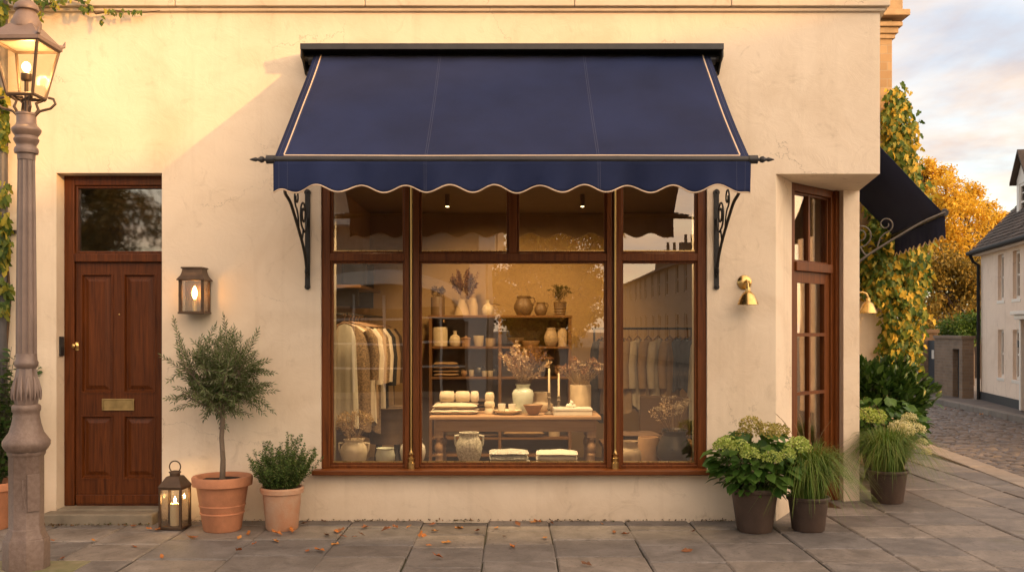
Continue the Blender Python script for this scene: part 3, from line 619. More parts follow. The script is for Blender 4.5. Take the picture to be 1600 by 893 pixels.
for s in (-1, 1):
    lan.tube([(s*.05,0,2.965),(s*.085,0,3.0),(s*.155,0,3.02),(s*.185,0,3.05),(s*.172,0,3.082),(s*.14,0,3.09)], .009, 8)
lf = lan.build('lantern_frame', M('lantern_bronze', (.085, .058, .042), .45, .3, .2, 9), lp)
mb = MB(); r0 = [cor(.228, i, 3.432) for i in range(4)]+[cor(.230, i, 3.455) for i in range(4)]+[cor(.218, i, 3.464) for i in range(4)]+[cor(.105, i, 3.555) for i in range(4)]
mb.add(r0, [(4*k+i, 4*k+(i+1) % 4, 4*k+4+(i+1) % 4, 4*k+4+i) for k in range(3) for i in range(4)]+[(3,2,1,0),(12,13,14,15)])
mb.lathe([(.092, 3.54), (.094, 3.575), (.082, 3.60), (.068, 3.635), (.056, 3.655), (.075, 3.66), (.078, 3.672), (.070, 3.695), (.048, 3.715), (.022, 3.728), (.016, 3.745), (.024, 3.765), (.016, 3.785), (.006, 3.82)], 28)
for i in range(4):
    c_ = cor(.224, i, 3.458); d = cor(1, i, 0).normalized(); mb.tube([c_-d*.02, c_+d*.014+Vector((0,0,.012)), c_+d*.022+Vector((0,0,.045))], [.014, .012, .003], 6)
mb.build('lantern_roof', m_lamp, lp)
for i in range(4):
    a, b_ = cor(rb-.004, i, zb_+.008), cor(rb-.004, i+1, zb_+.008); c_, d = cor(rt-.004, i+1, zt_-.01), cor(rt-.004, i, zt_-.01)
    MB().add([a, b_, c_, d], [(0,1,2,3)]).build('pane', glassmat('lantern_glass', .012, (.95, .90, .80), rough=.15, edge=.15) if i == 0 else bpy.data.materials['lantern_glass'], lf)
MB().ball((0, 0, 3.29), .026, 14, 1.25).build('bulb', emit('gaslight', (1., .60, .20), 18), lp)
def plight(name, parent, loc, e, c, r=.03):
    l = bpy.data.lights.new(name, 'POINT'); l.energy = e; l.color = c; l.shadow_soft_size = r; o = bpy.data.objects.new(name, l); COL.objects.link(o); o.location = loc
    if parent is not None: o.parent = parent
    return o
plight('gaslight', lp, (0, 0, 3.29), 8, (1, .58, .22), .045)
lbs = MB().box(-3.185-.36, -3.185+.34, -1.62-.26, -1.62+.20, -.012, .011).build('lamp_footing', M('mossy_concrete', (.22, .19, .13), .9, 0, .2, 5, bump=.5, bscale=18, second=(.13, .14, .055)), bevel=.008)
tag(lbs, 'mossy concrete slab set in the paving under the street lamp', 'footing slab')

# ------------------------------------------------------------------ wall lantern by the door
wl = thing('wall_lantern', 'lit dark bronze box lantern on the wall between front door and window', 'wall lantern', ((302.5-800)/193.5, 0, 0))
zz = lambda y: EYE+(515-y)/194.
mb = MB(); a, d0_, d1_ = .092, .035, .200
for sx_ in (-1, 1):
    for yy in (-d0_, -d1_): mb.box(sx_*a-.009, sx_*a+.009, yy-.009, yy+.009, zz(487), zz(437))
mb.box(-a-.014, a+.014, -d1_-.014, -d0_+.014, zz(490), zz(487)); mb.frame(-a+.009, a-.009, zz(487), zz(437), .006, -d1_-.005, -d1_+.005)
mb.box(-.05, .05, -.034, -.001, zz(482), zz(428)); mb.box(-a+.01, a-.01, -d0_-.004, -d0_+.004, zz(487), zz(437))
wf = mb.build('frame', m_bronze, wl, bevel=.002)
mb = MB(); rr = [(1.0, zz(438)), (1.09, zz(438)), (1.10, zz(436.5)), (1.0, zz(434)), (.86, zz(430)), (.78, zz(425)), (.75, zz(420)), (.84, zz(419.5)), (.84, zz(417.5)), (.80, zz(417))]
cy = -(d0_+d1_)/2; vs = [(sx_*(a+.01)*k, cy+sy_*(.10)*k, z) for k, z in rr for sx_, sy_ in ((-1,-1),(1,-1),(1,1),(-1,1))]
mb.add(vs, [(4*k+i, 4*k+(i+1) % 4, 4*k+4+(i+1) % 4, 4*k+4+i) for k in range(len(rr)-1) for i in range(4)]+[(3,2,1,0), tuple(range(4*len(rr)-4, 4*len(rr)))])
mb.build('roof', m_bronze, wl)
MB().box(-a+.012, a-.012, -d1_-.001, -d1_+.001, zz(486), zz(438)).build('pane', m_clear, wf)
for s in (-1, 1): MB().box(s*a-.001, s*a+.001, -d1_+.01, -d0_-.01, zz(486), zz(438)).build('pane', m_clear, wf)
MB().lathe([(.018, zz(486.9)), (.018, zz(470)), (.012, zz(467))], 14, (0, cy, 0)).build('bulb_holder', m_brassd, wl)
MB().lathe([(.008, zz(467)), (.020, zz(461)), (.022, zz(456)), (.014, zz(450)), (.002, zz(446))], 14, (0, cy, 0)).build('bulb', emit('lamp_flame', (1., .42, .08), 15), wl)
plight('lantern_light', wl, (0, cy, zz(455)), 2.4, (1, .37, .06), .02)

# ------------------------------------------------------------------ floor lantern with candle
fl = thing('floor_lantern', 'bronze floor lantern holding a lit pillar candle beside the front door', 'lantern', ((276.5-800)/196, -.29, .0), math.radians(-6))
mb = MB(); a = .084; h0, h1 = .0, .325
for sx_ in (-1, 1):
    for sy_ in (-1, 1): mb.box(sx_*a-.009, sx_*a+.009, sy_*a-.009, sy_*a+.009, h0+.004, h1)
mb.box(-a-.012, a+.012, -a-.012, a+.012, h0+.004, h0+.022); mb.box(-a-.006, a+.006, -a-.006, a+.006, h1-.012, h1)
fr = mb.build('frame', m_bronze, fl, bevel=.002)
rr = [(.110, h1+.001), (.112, h1+.010), (.060, h1+.085), (.050, h1+.09)]
mb = MB().lathe([(r*math.sqrt(2)*.86, z) for r, z in rr], 4, rot=PI/4, smooth=False); mb.lathe([(.040, h1+.088), (.040, h1+.112), (.048, h1+.114), (.046, h1+.122), (.02, h1+.13)], 20)
rf = mb.build('roof', m_bronze, fl)
MB().tube([(.046*math.cos(t), 0, h1+.16+.046*math.sin(t)) for t in [-.5*PI+2*PI*i/24 for i in range(25)]], .005, 8).build('handle', m_bronze, rf)
for s in (-1, 1):
    MB().box(-a+.010, a-.010, s*a-.001, s*a+.001, .022, h1-.012).build('pane', m_clear, fr); MB().box(s*a-.001, s*a+.001, -a+.010, a-.010, .022, h1-.012).build('pane', m_clear, fr)
cn = tag(MB().lathe([(.0, .0), (.037, .0), (.038, .01), (.038, .165), (.036, .172), (.030, .166), (.0, .162)], 24).tube([(0,0,.16),(0,.001,.185)], .0018, 6).build('pillar_candle', M('candle_wax', (.82, .66, .40), .5, 0, .06), loc=(fl.location.x, -.29, .023)), 'cream pillar candle burning inside the bronze floor lantern', 'candle')
MB().lathe([(.002, .180), (.0085, .190), (.0095, .200), (.005, .214), (.0006, .228)], 12).build('flame', emit('candle_flame', (1, .66, .25), 55), cn)
plight('candle_light', cn, (0, 0, .205), .9, (1, .5, .16), .012)

# ------------------------------------------------------------------ intercom, brass lamps, downpipe
ic = thing('intercom', 'slim black door intercom panel on the reveal left of the front door', 'intercom', (DX0, .075, EYE+(515-541)/190.))
MB().box(.001, .016, -.032, .032, -.082, .082).build('housing', M('black_plastic', (.02, .02, .02), .4), ic, bevel=.004)
MB().box(.0162, .0185, -.02, .02, .0, .06).build('speaker_grille', M('grey_plastic', (.06, .06, .06), .5), ic)
for k in range(3): MB().box(.0162, .020, -.012, .012, -.062+k*.02, -.050+k*.02).build('button', m_alum, ic)
def brasslamp(loc, rot, label):
    t = thing('brass_wall_lamp', label, 'wall lamp', loc, rot, 'brass bell shade wall lamps')
    mb = MB().lathe([(.0, 0), (.058, .0), (.060, .006), (.054, .014), (.030, .022), (.014, .026)], 28); mb.xf(Matrix.Translation((0, -.001, 0)) @ Matrix.Rotation(PI/2, 4, 'X')); mb.build('backplate', m_brass, t)
    MB().tube([(0, -.02, 0), (0, -.07, .012), (0, -.105, .0), (0, -.12, -.03), (0, -.122, -.045)], .0095, 10).lathe([(.018, -.045), (.020, -.05), (.020, -.085), (.024, -.088)], 18, (0, -.122, 0)).build('arm', m_brass, t)
    MB().lathe([(.022, -.078), (.034, -.086), (.050, -.105), (.066, -.135), (.080, -.170), (.086, -.186), (.083, -.186), (.064, -.138), (.048, -.110), (.02, -.09)], 32, (0, -.122, 0), cap=False).build('shade', m_brass, t)
    MB().ball((0, -.122, -.13), .026, 12).build('bulb', M('pearl_bulb', (.75, .68, .55), .4), t)
    return t
brasslamp(((1163-800)/190., 0, EYE+(515-441)/190.), 0, 'brass bell shade wall lamp right of the shop window, whole in view')
brasslamp((3.027+.18*1.25+.006, 1.25, EYE+(515-458)/165.), math.radians(79.8), 'brass bell shade wall lamp on the side wall, half hidden behind the corner')
dp = thing('downpipe', 'dark grey cast iron downpipe at the left end of the shop front', 'downpipe', (-4.16, -.075, 0))
mb = MB().tube([(0, 0, -.02), (0, 0, 6.4)], .048, 18)
for z in (.5, 2.45, 4.0): mb.lathe([(.05, z-.05), (.058, z-.045), (.058, z+.045), (.05, z+.05)], 18)
mb.build('pipe', M('pipe_paint', (.085, .083, .088), .5, .2, .2, 5), dp)
for z in (.42, 2.37): MB().box(-.09, .09, .035, .0745, z-.015, z+.015).build('clip', m_iron, dp)
# ------------------------------------------------------------------ potted plants
def potprof(rb, rt, h, rim=.05, lip=.018):
    return [(.0, .0), (rb-.01, .0), (rb, .012), (rb+(rt-rb)*.93-.004, h-rim-.012), (rt-.004, h-rim-.006), (rt+lip, h-rim), (rt+lip+.004, h-.012), (rt+lip-.004, h), (rt-.008, h-.002), (rt-.016, h-.02), (rt-.022, h-.06)]
def plantpot(loc, rb, rt, h, mat, label, rim=.05, lip=.018, bands=(), group=None):
    t = thing('plant_pot', label, 'plant pot', loc, 0, group)
    mb = MB().lathe(potprof(rb, rt, h, rim, lip), 48, cap=False)
    for z in bands:
        r = rb+(rt-rb)*z/h; mb.lathe([(r-.004, z-.008), (r+.006, z-.004), (r+.006, z+.004), (r-.002, z+.008)], 48, cap=False)
    mb.build('body', mat, t)
    mb = MB(); n = 22; vs = [(0, 0, h-.035)]
    for k in range(1, 5):
        for i in range(n): a = 2*PI*i/n; vs.append(((rt-.016)*k/4*math.cos(a), (rt-.016)*k/4*math.sin(a), h-.04+rng.normal(0, .006)))
    fs = [(0, 1+i, 1+(i+1) % n) for i in range(n)]+[(1+k*n+i, 1+(k+1)*n+i, 1+(k+1)*n+(i+1) % n, 1+k*n+(i+1) % n) for k in range(3) for i in range(n)]
    mb.add(vs, fs, True).build('soil', m_soil, t); return t
def curve3(p, d, L, bend, n=6, wob=.15):
    pts = [Vector(p)]; d = Vector(d).normalized()
    for i in range(n):
        d = (d+Vector(bend)/n+Vector(rng.normal(0, wob/n, 3))).normalized(); pts.append(pts[-1]+d*(L/n))
    return pts
# olive tree
OL = Vector(((345-800)/200, -.36, 0))
plantpot(OL, .145, .205, .425, m_terra, 'large clean terracotta pot with a thick rim under the olive tree', .07, .024, (.14, .20))
ol = thing('olive_tree', 'small olive tree with a slim bare trunk and loose silvery green crown', 'tree', OL)
tb = MB(); top = 1.02
tr = [Vector((0, 0, .37)), Vector((.006, 0, .55)), Vector((-.006, .0, .72)), Vector((.004, 0, .88)), Vector((0, 0, top))]
tb.tube(tr, [.024, .020, .018, .018, .020], 12)
tb.ball((.012, -.012, .62), .012, 8); tb.ball((-.014, -.008, .80), .013, 8)
P, D, L = [], [], []
mains = []
for i in range(9):
    a = 2*PI*i/9+rng.uniform(-.3, .3); el = rng.uniform(.35, 1.35); d = (math.cos(a)*math.cos(el), math.sin(a)*math.cos(el)*.9, math.sin(el))
    c = curve3((0, 0, top-.02-rng.uniform(0, .1)), d, rng.uniform(.32, .5), (0, 0, .15), 6); tb.tube(c, np.linspace(.011, .004, 7), 6); mains.append(c)
cc = Vector((.0, 0, 1.30))
for i in range(165):
    c = mains[rng.integers(len(mains))]; p = c[rng.integers(1, 7)]
    v = Vector(rng.normal(0, 1, 3)); v.y *= .85; v = v.normalized(); q = cc+Vector((v.x*.47, v.y*.42, v.z*.50))*rng.uniform(.5, 1.1)
    d = (q-p); ln = d.length
    if ln < .05: continue
    d = (d.normalized()+Vector((v.x, v.y, v.z+.25))*.5).normalized(); ln = min(.42, max(.14, ln*.95))
    if i % 9 == 0: ln *= 1.22
    tw = curve3(p, d, ln, Vector((0, 0, rng.uniform(-.35, .3))), 7, .3); tb.tube(tw, np.linspace(.0032, .001, 8), 4, cap=False)
    m_ = int(ln/.017)
    for k in range(m_):
        t = .18+.82*k/m_; f = t*7; j = min(6, int(f)); pp = tw[j].lerp(tw[j+1], f-j); td = (tw[j+1]-tw[j]).normalized()
        o = td.orthogonal().normalized(); o.rotate(Matrix.Rotation(k*1.57+rng.uniform(-.4, .4), 3, td))
        for s in (1, -1): P.append(pp); D.append(td*.75+o*s*.8); L.append(rng.uniform(.042, .070)*(1-.3*t))
    P.append(tw[-1]); D.append(tw[-1]-tw[-2]); L.append(.045)
tb.build('trunk', M('olive_bark', (.17, .13, .095), .9, 0, .3, 12, bump=.6, bscale=40, stretch=(1, 1, .3)), ol)
L = np.array(L)
leafset('crown', P, D, L, L*.23, leafmat('olive_leaf', [(.055, .090, .028), (.11, .155, .052), (.17, .215, .085), (.28, .31, .18)], .25, .45), ol, 'diamond', jitter=.9)
# bushy herb in weathered pot
HB = Vector(((437.5-800)/200, -.33, 0))
plantpot(HB, .125, .155, .335, m_terraw, 'smaller lime-stained terracotta pot left of the shop window sill', .045, .012)
hb = thing('box_shrub', 'bushy small leaved green shrub growing in the lime stained terracotta pot', 'shrub', HB)
P, D, L = [], [], []; tb = MB()
for i in range(170):
    a = rng.uniform(0, 2*PI); sp = rng.uniform(.0, 1.)**.7; d = Vector((math.cos(a)*sp*.85, math.sin(a)*sp*.85, 1.15-.5*sp))
    r = .09*math.sqrt(rng.uniform()); ln = rng.uniform(.22, .47)*(1.04-.25*sp)
    tw = curve3((r*math.cos(a), r*math.sin(a), .30), d, ln, (0, 0, .25), 7, .25); tb.tube(tw, np.linspace(.003, .001, 8), 4, cap=False)
    m_ = int(ln/.014)
    for k in range(m_):
        t = .15+.85*k/m_; f = t*7; j = min(6, int(f)); pp = tw[j].lerp(tw[j+1], f-j); td = (tw[j+1]-tw[j]).normalized(); o = td.orthogonal().normalized(); o.rotate(Matrix.Rotation(k*1.57+rng.uniform(-.5, .5), 3, td))
        for s in (1, -1): P.append(pp); D.append(td*.4+o*s); L.append(rng.uniform(.016, .029))
tb.build('stems', M('green_stem', (.05, .05, .02), .8), hb); L = np.array(L)
leafset('foliage', P, D, L, L*.6, leafmat('shrub_leaf', [(.035, .08, .017), (.07, .135, .028), (.12, .19, .045), (.19, .23, .08)], .3), hb, 'diamond', jitter=.8)
# climbing bush in the pot at the far left
LB = Vector((-4.14, -.30, 0))
plantpot(LB, .15, .20, .37, m_terra, 'terracotta pot at the far left half hidden by the lamp post', .06, .02)
lb_ = thing('leafy_bush', 'dark green broad leaved bush in the terracotta pot at the far left', 'bush', LB)
P, D, L = [], [], []; tb = MB()
for i in range(90):
    a = rng.uniform(0, 2*PI); sp = rng.uniform(0, 1); d = Vector((math.cos(a)*sp*.35, math.sin(a)*sp*.3, 1)); ln = rng.uniform(.4, 1.12)
    tw = curve3((.08*math.cos(a), .08*math.sin(a), .33), d, ln, (0, 0, .2), 8, .35); tb.tube(tw, np.linspace(.005, .0015, 9), 5, cap=False)
    m_ = int(ln/.045)
    for k in range(m_):
        t = .12+.88*k/m_; f = t*8; j = min(7, int(f)); pp = tw[j].lerp(tw[j+1], f-j); b_ = rng.uniform(0, 2*PI)
        P.append(pp); D.append((math.cos(b_), math.sin(b_), rng.uniform(-.3, .6))); L.append(rng.uniform(.05, .085))
tb.build('stems', bpy.data.materials['green_stem'], lb_); L = np.array(L)
leafset('foliage', P, D, L, L*.55, leafmat('bush_leaf', [(.024, .055, .013), (.045, .095, .022), (.08, .14, .03)], .28, .35), lb_, 'oval', jitter=.6)

# hydrangea and grasses by the corner
def flowerhead(name, parent, c, r, mat, n=420):
    P, D = [], []
    for i in range(n):
        v = Vector(rng.normal(0, 1, 3)).normalized()
        if v.z < -.45: continue
        P.append(Vector(c)+Vector((v.x*r, v.y*r, v.z*r*.8))*rng.uniform(.72, 1.05)); t = v.orthogonal().normalized(); t.rotate(Matrix.Rotation(rng.uniform(0, 6.28), 3, v)); D.append(t+v*.4)
    L = rng.uniform(.55, .9, len(P))*max(.013, r*.24)
    return leafset(name, [p-Vector(d).normalized()*l*.5 for p, d, l in zip(P, D, L)], D, L, L*.95, mat, parent, 'oval', up=None, jitter=.9)
def hydrangea(loc, label, heads, hm, leafm, n_leaf, rad, h, z0):
    t = thing('hydrangea', label, 'hydrangea', loc)
    P, D, L = [], [], []; tb = MB()
    for (hx_, hy_, hz_, hr) in heads: tb.tube([(hx_*.15, hy_*.15, z0), (hx_*.6, hy_*.6, z0+(hz_-z0)*.5), (hx_, hy_, hz_-hr*.3)], [.006, .005, .004], 5)
    for i in range(n_leaf):
        v = Vector(rng.normal(0, 1, 3)).normalized(); k = rng.uniform(.45, 1.)
        p = Vector((v.x*rad*k, v.y*rad*k, z0+h*.46+v.z*h*.50*k)); P.append(p); out = Vector((v.x, v.y, rng.uniform(-.5, .15))); D.append(out); L.append(rng.uniform(.085, .145))
    tb.build('stems', bpy.data.materials['green_stem'], t); L = np.array(L); leafset('foliage', P, D, L, L*.68, leafm, t, 'oval', jitter=.35)
    for (hx_, hy_, hz_, hr), m_ in zip(heads, hm): flowerhead('flower_head', t, (hx_, hy_-.13, hz_+.015), hr*1.15, m_)
    return t
m_hyl = leafmat('hydrangea_leaf', [(.040, .105, .018), (.075, .165, .028), (.12, .22, .045)], .28, .42)
m_lime = leafmat('lime_floret', [(.28, .40, .07), (.42, .53, .12), (.54, .60, .20)], .3, .7)
m_olv = leafmat('olive_floret', [(.30, .30, .07), (.42, .36, .10), (.48, .38, .12)], .3, .7)
m_whf = leafmat('cream_floret', [(.66, .64, .36), (.78, .74, .50), (.62, .62, .28)], .3, .7)
HY_ = Vector(((1177-800)/199., -.40, 0))
plantpot(HY_, .135, .185, .345, m_potdark, 'dark brown pot of the hydrangea just right of the shop window', .03, .010)
px = lambda x, y, dy=0.: ((x-1177)/199.-0., dy, EYE+(515-y)/199.)
hd = [(1117, 692, -.15, .070), (1139, 692, -.20, .062), (1152, 702, -.24, .066), (1168, 665, .06, .080), (1190, 674, -.02, .085), (1213, 675, .08, .070), (1183, 707, -.26, .066), (1207, 703, -.24, .056), (1230, 694, -.12, .088), (1243, 690, .02, .05), (1128, 690, -.02, .065), (1160, 680, .1, .06)]
hydrangea(HY_, 'lime green and tan mophead hydrangea in the dark pot beside the shop window', [(*px(a, b_, c), r) for a, b_, c, r in hd], [m_lime, m_lime, m_lime, m_olv, m_olv, m_olv, m_lime, m_lime, m_lime, m_lime, m_lime, m_olv], m_hyl, 380, .335, .52, .30)
m_grass = leafmat('grass_blade', [(.060, .13, .018), (.11, .20, .028), (.16, .25, .042), (.26, .26, .08)], .3, .5)
m_plume = M('seed_plume', (.30, .20, .10), .9, 0, .3, 30)
def grasspot(loc, rb, rt, h, n, gh, spread, label, plumes, potlabel):
    plantpot(loc, rb, rt, h, m_potdark, potlabel, .028, .008)
    t = thing('ornamental_grass', label, 'ornamental grass', loc)
    blades('blades', rt*.75, n, gh, spread, .0060, m_grass, t, h-.04, 1.05)
    for i in range(plumes):
        a = rng.uniform(0, 2*PI); s = rng.uniform(.08, .34); hh = rng.uniform(.5, .78); pts = [Vector((math.cos(a)*s*k*k, math.sin(a)*s*k*k*.6, h-.04+hh*(k-.12*k**4))) for k in [j/10 for j in range(11)]]
        mb = MB().tube(pts, [.0013]*11, 4)
        for k in range(34):
            f = 7.2+2.8*k/34; j = min(9, int(f)); p = pts[j].lerp(pts[j+1], f-j); td = (pts[j+1]-pts[j]).normalized(); o = td.orthogonal(); o.rotate(Matrix.Rotation(rng.uniform(0, 6.28), 3, td)); w = .008*math.sin(PI*min(1, (k+2)/36))+.002
            e = p+td*.018+o*w; q = o.cross(td)*.0012; mb.add([p-q, p+q, e], [(0, 1, 2)])
        mb.build('plume', m_plume, t)
    return t
GR = Vector(((1263-800)/199.3, -.37, 0))
grasspot(GR, .125, .158, .27, 1500, .52, .52, 'green fountain grass with thin plumes in the dark pot in front of the corner door', 14, 'dark brown pot of the fountain grass in front of the corner door')
G2 = Vector((3.42, .86, 0))
grasspot(G2, .135, .175, .30, 1500, .48, .54, 'arching green grass in a dark pot round the corner beside the lane', 3, 'dark brown pot of the arching grass round the corner')
tp = plantpot(Vector((3.72, 1.62, 0)), .13, .16, .33, m_terra, 'square shouldered terracotta pot behind the grass pot round the corner', .04, .012)
tp['label'] = 'terracotta pot just behind the grass pot round the corner'
H2 = Vector((3.86, 2.15, 0))
p2 = plantpot(H2, .16, .21, .34, m_potdark, 'dark pot of the cream hydrangea, mostly hidden round the corner', .03, .01)
q = lambda x, y, D=9.85: ((x-800)/F*D-H2.x, 0, EYE+(515-y)/F*D)
hd2 = [(1368, 652, .05, .085), (1392, 668, -.1, .085), (1398, 672, -.15, .09), (1405, 665, -.05, .07), (1420, 670, -.1, .075), (1415, 655, .0, .07), (1350, 650, .0, .09), (1357, 655, -.1, .08), (1428, 690, -.1, .05), (1405, 695, -.2, .045), (1435, 705, -.1, .045)]
hydrangea(H2, 'cream flowered hydrangea round the corner below the dark evergreen bush', [(q(a, b_)[0], c-.26, q(a, b_)[2], r) for a, b_, c, r in hd2], [m_lime, m_whf, m_whf, m_whf, m_whf, m_whf, m_lime, m_lime, m_whf, m_whf, m_whf], m_hyl, 380, .42, .60, .32)
# laurel
LR = Vector((4.25, 3.35, 0)); lr = thing('laurel_bush', 'dense dark green evergreen bush standing against the ivy wall by the lane', 'bush', LR)
P, D, L = [], [], []; tb = MB()
for i in range(3200):
    v = Vector(rng.normal(0, 1, 3)).normalized(); k = rng.uniform(.35, 1.)**.5; bump_ = 1+.12*math.sin(v.x*7+v.z*5)+.1*math.sin(v.y*9-v.z*6)
    p = Vector((v.x*.56*k*bump_, v.y*.5*k*bump_, .68+v.z*.50*k*bump_)); P.append(p); D.append(Vector((v.x, v.y, v.z+.5))+Vector(rng.normal(0, .5, 3))); L.append(rng.uniform(.09, .145))
for i in range(14): tb.tube(curve3((rng.normal(0, .05), rng.normal(0, .05), 0), (rng.normal(0, .4), rng.normal(0, .4), 1), .8, (0, 0, .1)), np.linspace(.014, .004, 7), 6)
tb.build('stems', bpy.data.materials['olive_bark'], lr); L = np.array(L)
leafset('foliage', P, D, L, L*.48, leafmat('laurel_leaf', [(.022, .055, .012), (.042, .095, .019), (.075, .14, .028)], .2, .3), lr, 'oval', jitter=.5)

# ------------------------------------------------------------------ stone wing with ivy, chimney corner
m_brickw = brick('wing_stone', (.42, .30, .17), (.34, .235, .13), (.36, .29, .2), 1., .32, .11)
wg = thing('rear_wing', 'tall stone rear wing with corbelled cornice behind the shop, covered in ivy', 'building')
wy = 4.70
MB().box(3.95, 4.965, wy, 9.5, 2.4, 5.62).build('wall', m_brickw, wg, bevel=.01)
MB().box(3.95, 4.99, wy-.01, 9.5, -.05, 2.395).build('rendered_wall', m_wall, wg)
mb = MB()
for k, (o, z0, z1) in enumerate([(.03, 5.36, 5.42), (.06, 5.421, 5.50), (.10, 5.501, 5.56), (.17, 5.621, 5.70), (.10, 5.701, 5.9)]): mb.box(3.95, 4.965+o, wy-o, 9.5, z0, z1)
mb.build('cornice', M('wing_trim', (.40, .29, .17), .85, 0, .25, 5, bump=.3), wg, bevel=.01)
m_ivy = leafmat('ivy_leaf', [(.045, .10, .018), (.075, .15, .024), (.11, .19, .03), (.17, .23, .035), (.34, .32, .045), (.60, .45, .05), (.70, .46, .05)], .35, .5)
m_ivyg = leafmat('ivy_leaf_green', [(.045, .09, .016), (.08, .14, .024), (.14, .19, .03), (.28, .28, .04), (.52, .42, .05)], .35, .5)
m_vine = M('vine_stem', (.09, .055, .03), .9)
def ivy(name, label, spots, n, L0, mat, facing, stems, thick=.10):
    t = thing(name, label, 'climbing plant'); P, D, L, U = [], [], [], []
    w = np.array([s[3]*s[4] for s in spots]); w = w/w.sum()
    f = Vector(facing); side = Vector((-f.y, f.x, 0))
    for i in range(n):
        c = spots[rng.choice(len(spots), p=w)]; a = rng.uniform(0, 2*PI); r = math.sqrt(rng.uniform())*(1+.12*rng.normal())
        p = Vector(c[:3])+side*(c[3]*r*math.cos(a))+Vector((0, 0, c[4]*r*math.sin(a)))+f*(abs(rng.normal(0, thick))+.02); P.append(p)
        D.append(side*rng.normal(0, .7)+Vector((0, 0, -1))+f*rng.uniform(.0, .5)); L.append(L0*rng.uniform(.6, 1.25)); U.append(f)
    L = np.array(L)
    mb = MB()
    for s in stems: mb.tube(s, np.linspace(.012, .003, len(s)), 5)
    mb.build('stems', m_vine, t); leafset('leaves', P, D, L, L*.62, mat, t, 'lobed', up=np.array(U), jitter=.45); return t
ip = lambda x, y, rx, ry, D: (*at(x, y, D), rx/F*D, ry/F*D)
D_ = 12.62
sp = [ip(1392, 160, 14, 22, D_), ip(1396, 195, 26, 30, D_), ip(1400, 235, 24, 34, D_), ip(1385, 270, 40, 40, D_), ip(1395, 320, 45, 50, D_), ip(1400, 380, 42, 45, D_), ip(1402, 430, 40, 45, D_), ip(1405, 490, 32, 45, D_), ip(1400, 550, 30, 40, D_), ip(1360, 400, 30, 45, D_), ip(1360, 455, 18, 25, D_)]
V3 = lambda x, y, D: at(x, y, D)
ivy('climbing_ivy', 'thick yellow and green ivy climbing the rear wing beside the lane', sp, 7600, .078, m_ivy, (0, -1, 0), [[V3(1400, 640, D_), V3(1398, 520, D_), V3(1405, 400, D_), V3(1395, 280, D_), V3(1388, 165, D_)], [V3(1410, 640, D_), V3(1412, 480, D_), V3(1385, 330, D_), V3(1375, 240, D_)]], .16)
D_ = 7.93
sp = [ip(5, 160, 14, 22, D_), ip(8, 205, 12, 26, D_), ip(4, 350, 16, 26, D_), ip(12, 300, 8, 20, D_), ip(6, 395, 14, 22, D_), ip(16, 385, 6, 18, D_), ip(2, 25, 14, 22, D_), ip(2, 445, 12, 14, D_), ip(12, 480, 6, 14, D_), ip(18, 455, 5, 12, D_)]
ivy('wall_creeper', 'green and yellow creeper around the downpipe behind the street lamp', sp, 620, .066, m_ivyg, (0, -1, 0), [[V3(8, 560, D_), V3(16, 470, D_), V3(6, 330, D_), V3(12, 220, D_), V3(4, 100, D_), V3(30, 20, D_)]], .05)
vp = [V3(20, 0, 7.9), V3(70, 8, 7.9), V3(110, -2, 7.9), V3(135, 4, 7.9), V3(150, 22, 7.95), V3(180, 17, 7.95), V3(225, 20, 7.95), V3(250, 17, 7.95)]
sp = [ip(40, 0, 26, 10, 7.9), ip(66, 18, 10, 12, 7.9), ip(85, 6, 18, 8, 7.9), ip(120, 2, 22, 5, 7.9), ip(140, 14, 9, 6, 7.92), ip(160, 33, 7, 4, 7.95), ip(185, 21, 18, 4, 7.95), ip(215, 19, 14, 3, 7.95), ip(62, 30, 5, 7, 7.93)]
ivy('trailing_vine', 'thin yellow green vine trailing along the cornice above the front door', sp, 170, .042, m_ivyg, (0, -1, 0), [vp], .03)

# ------------------------------------------------------------------ fallen leaves
lv = MB(); nseg = 5
pts = [(0,0,0),(.018,.012,.003),(.034,.022,.008),(.046,.012,.006),(.062,.016,.004),(.078,0,.012),(.062,-.016,.007),(.046,-.012,.004),(.034,-.022,.010),(.018,-.012,.004),(.04,0,.001),(-.025,.004,.004),(-.024,.0015,.004)]
lv.add(pts, [(0,10,2,1),(10,4,3,2),(10,5,4),(0,9,8,10),(8,7,6,10),(10,6,5),(0,12,11)], False)
lcols = [(.38, .13, .025), (.30, .09, .02), (.46, .20, .045), (.20, .075, .025), (.12, .055, .025)]
lmes = []
for i, c in enumerate(lcols):
    o = lv.build('fallen_leaf', M('dry_leaf_%s' % 'abcde'[i], c, .7, 0, .3, 30)); lmes.append(o)
zl = [(150,104),(165,106),(185,104),(195,103),(255,103),(265,102),(380,102),(420,102),(420,122),(480,135),(490,133),(595,162),(612,168),(175,168),(148,108),(415,184),(296,172),(705,138),(780,152),(788,184),(745,167),(740,202),(850,166),(865,167),(885,153),(915,145),(935,121),(1020,112),(1058,135),(1062,142),(1055,146),(1022,149),(1100,158),(1088,160),(1145,157),(1155,126),(1190,142),(1225,130),(1245,131),(1268,133),(1340,120),(1345,138),(1330,148),(1312,160),(1412,175),(1450,131),(1490,140),(1548,132),(1580,155),(965,197),(1018,203),(1062,181),(1352,185),(1388,225),(512,226),(200,222)]
zr = [(25,124),(8,185),(80,112),(92,113),(122,113),(100,158),(320,148),(338,149),(560,142),(525,203),(250,249),(275,112)]
spots = [(x/2, 760+y/2) for x, y in zl]+[(800+x/2, 760+y/2) for x, y in zr]
first = set()
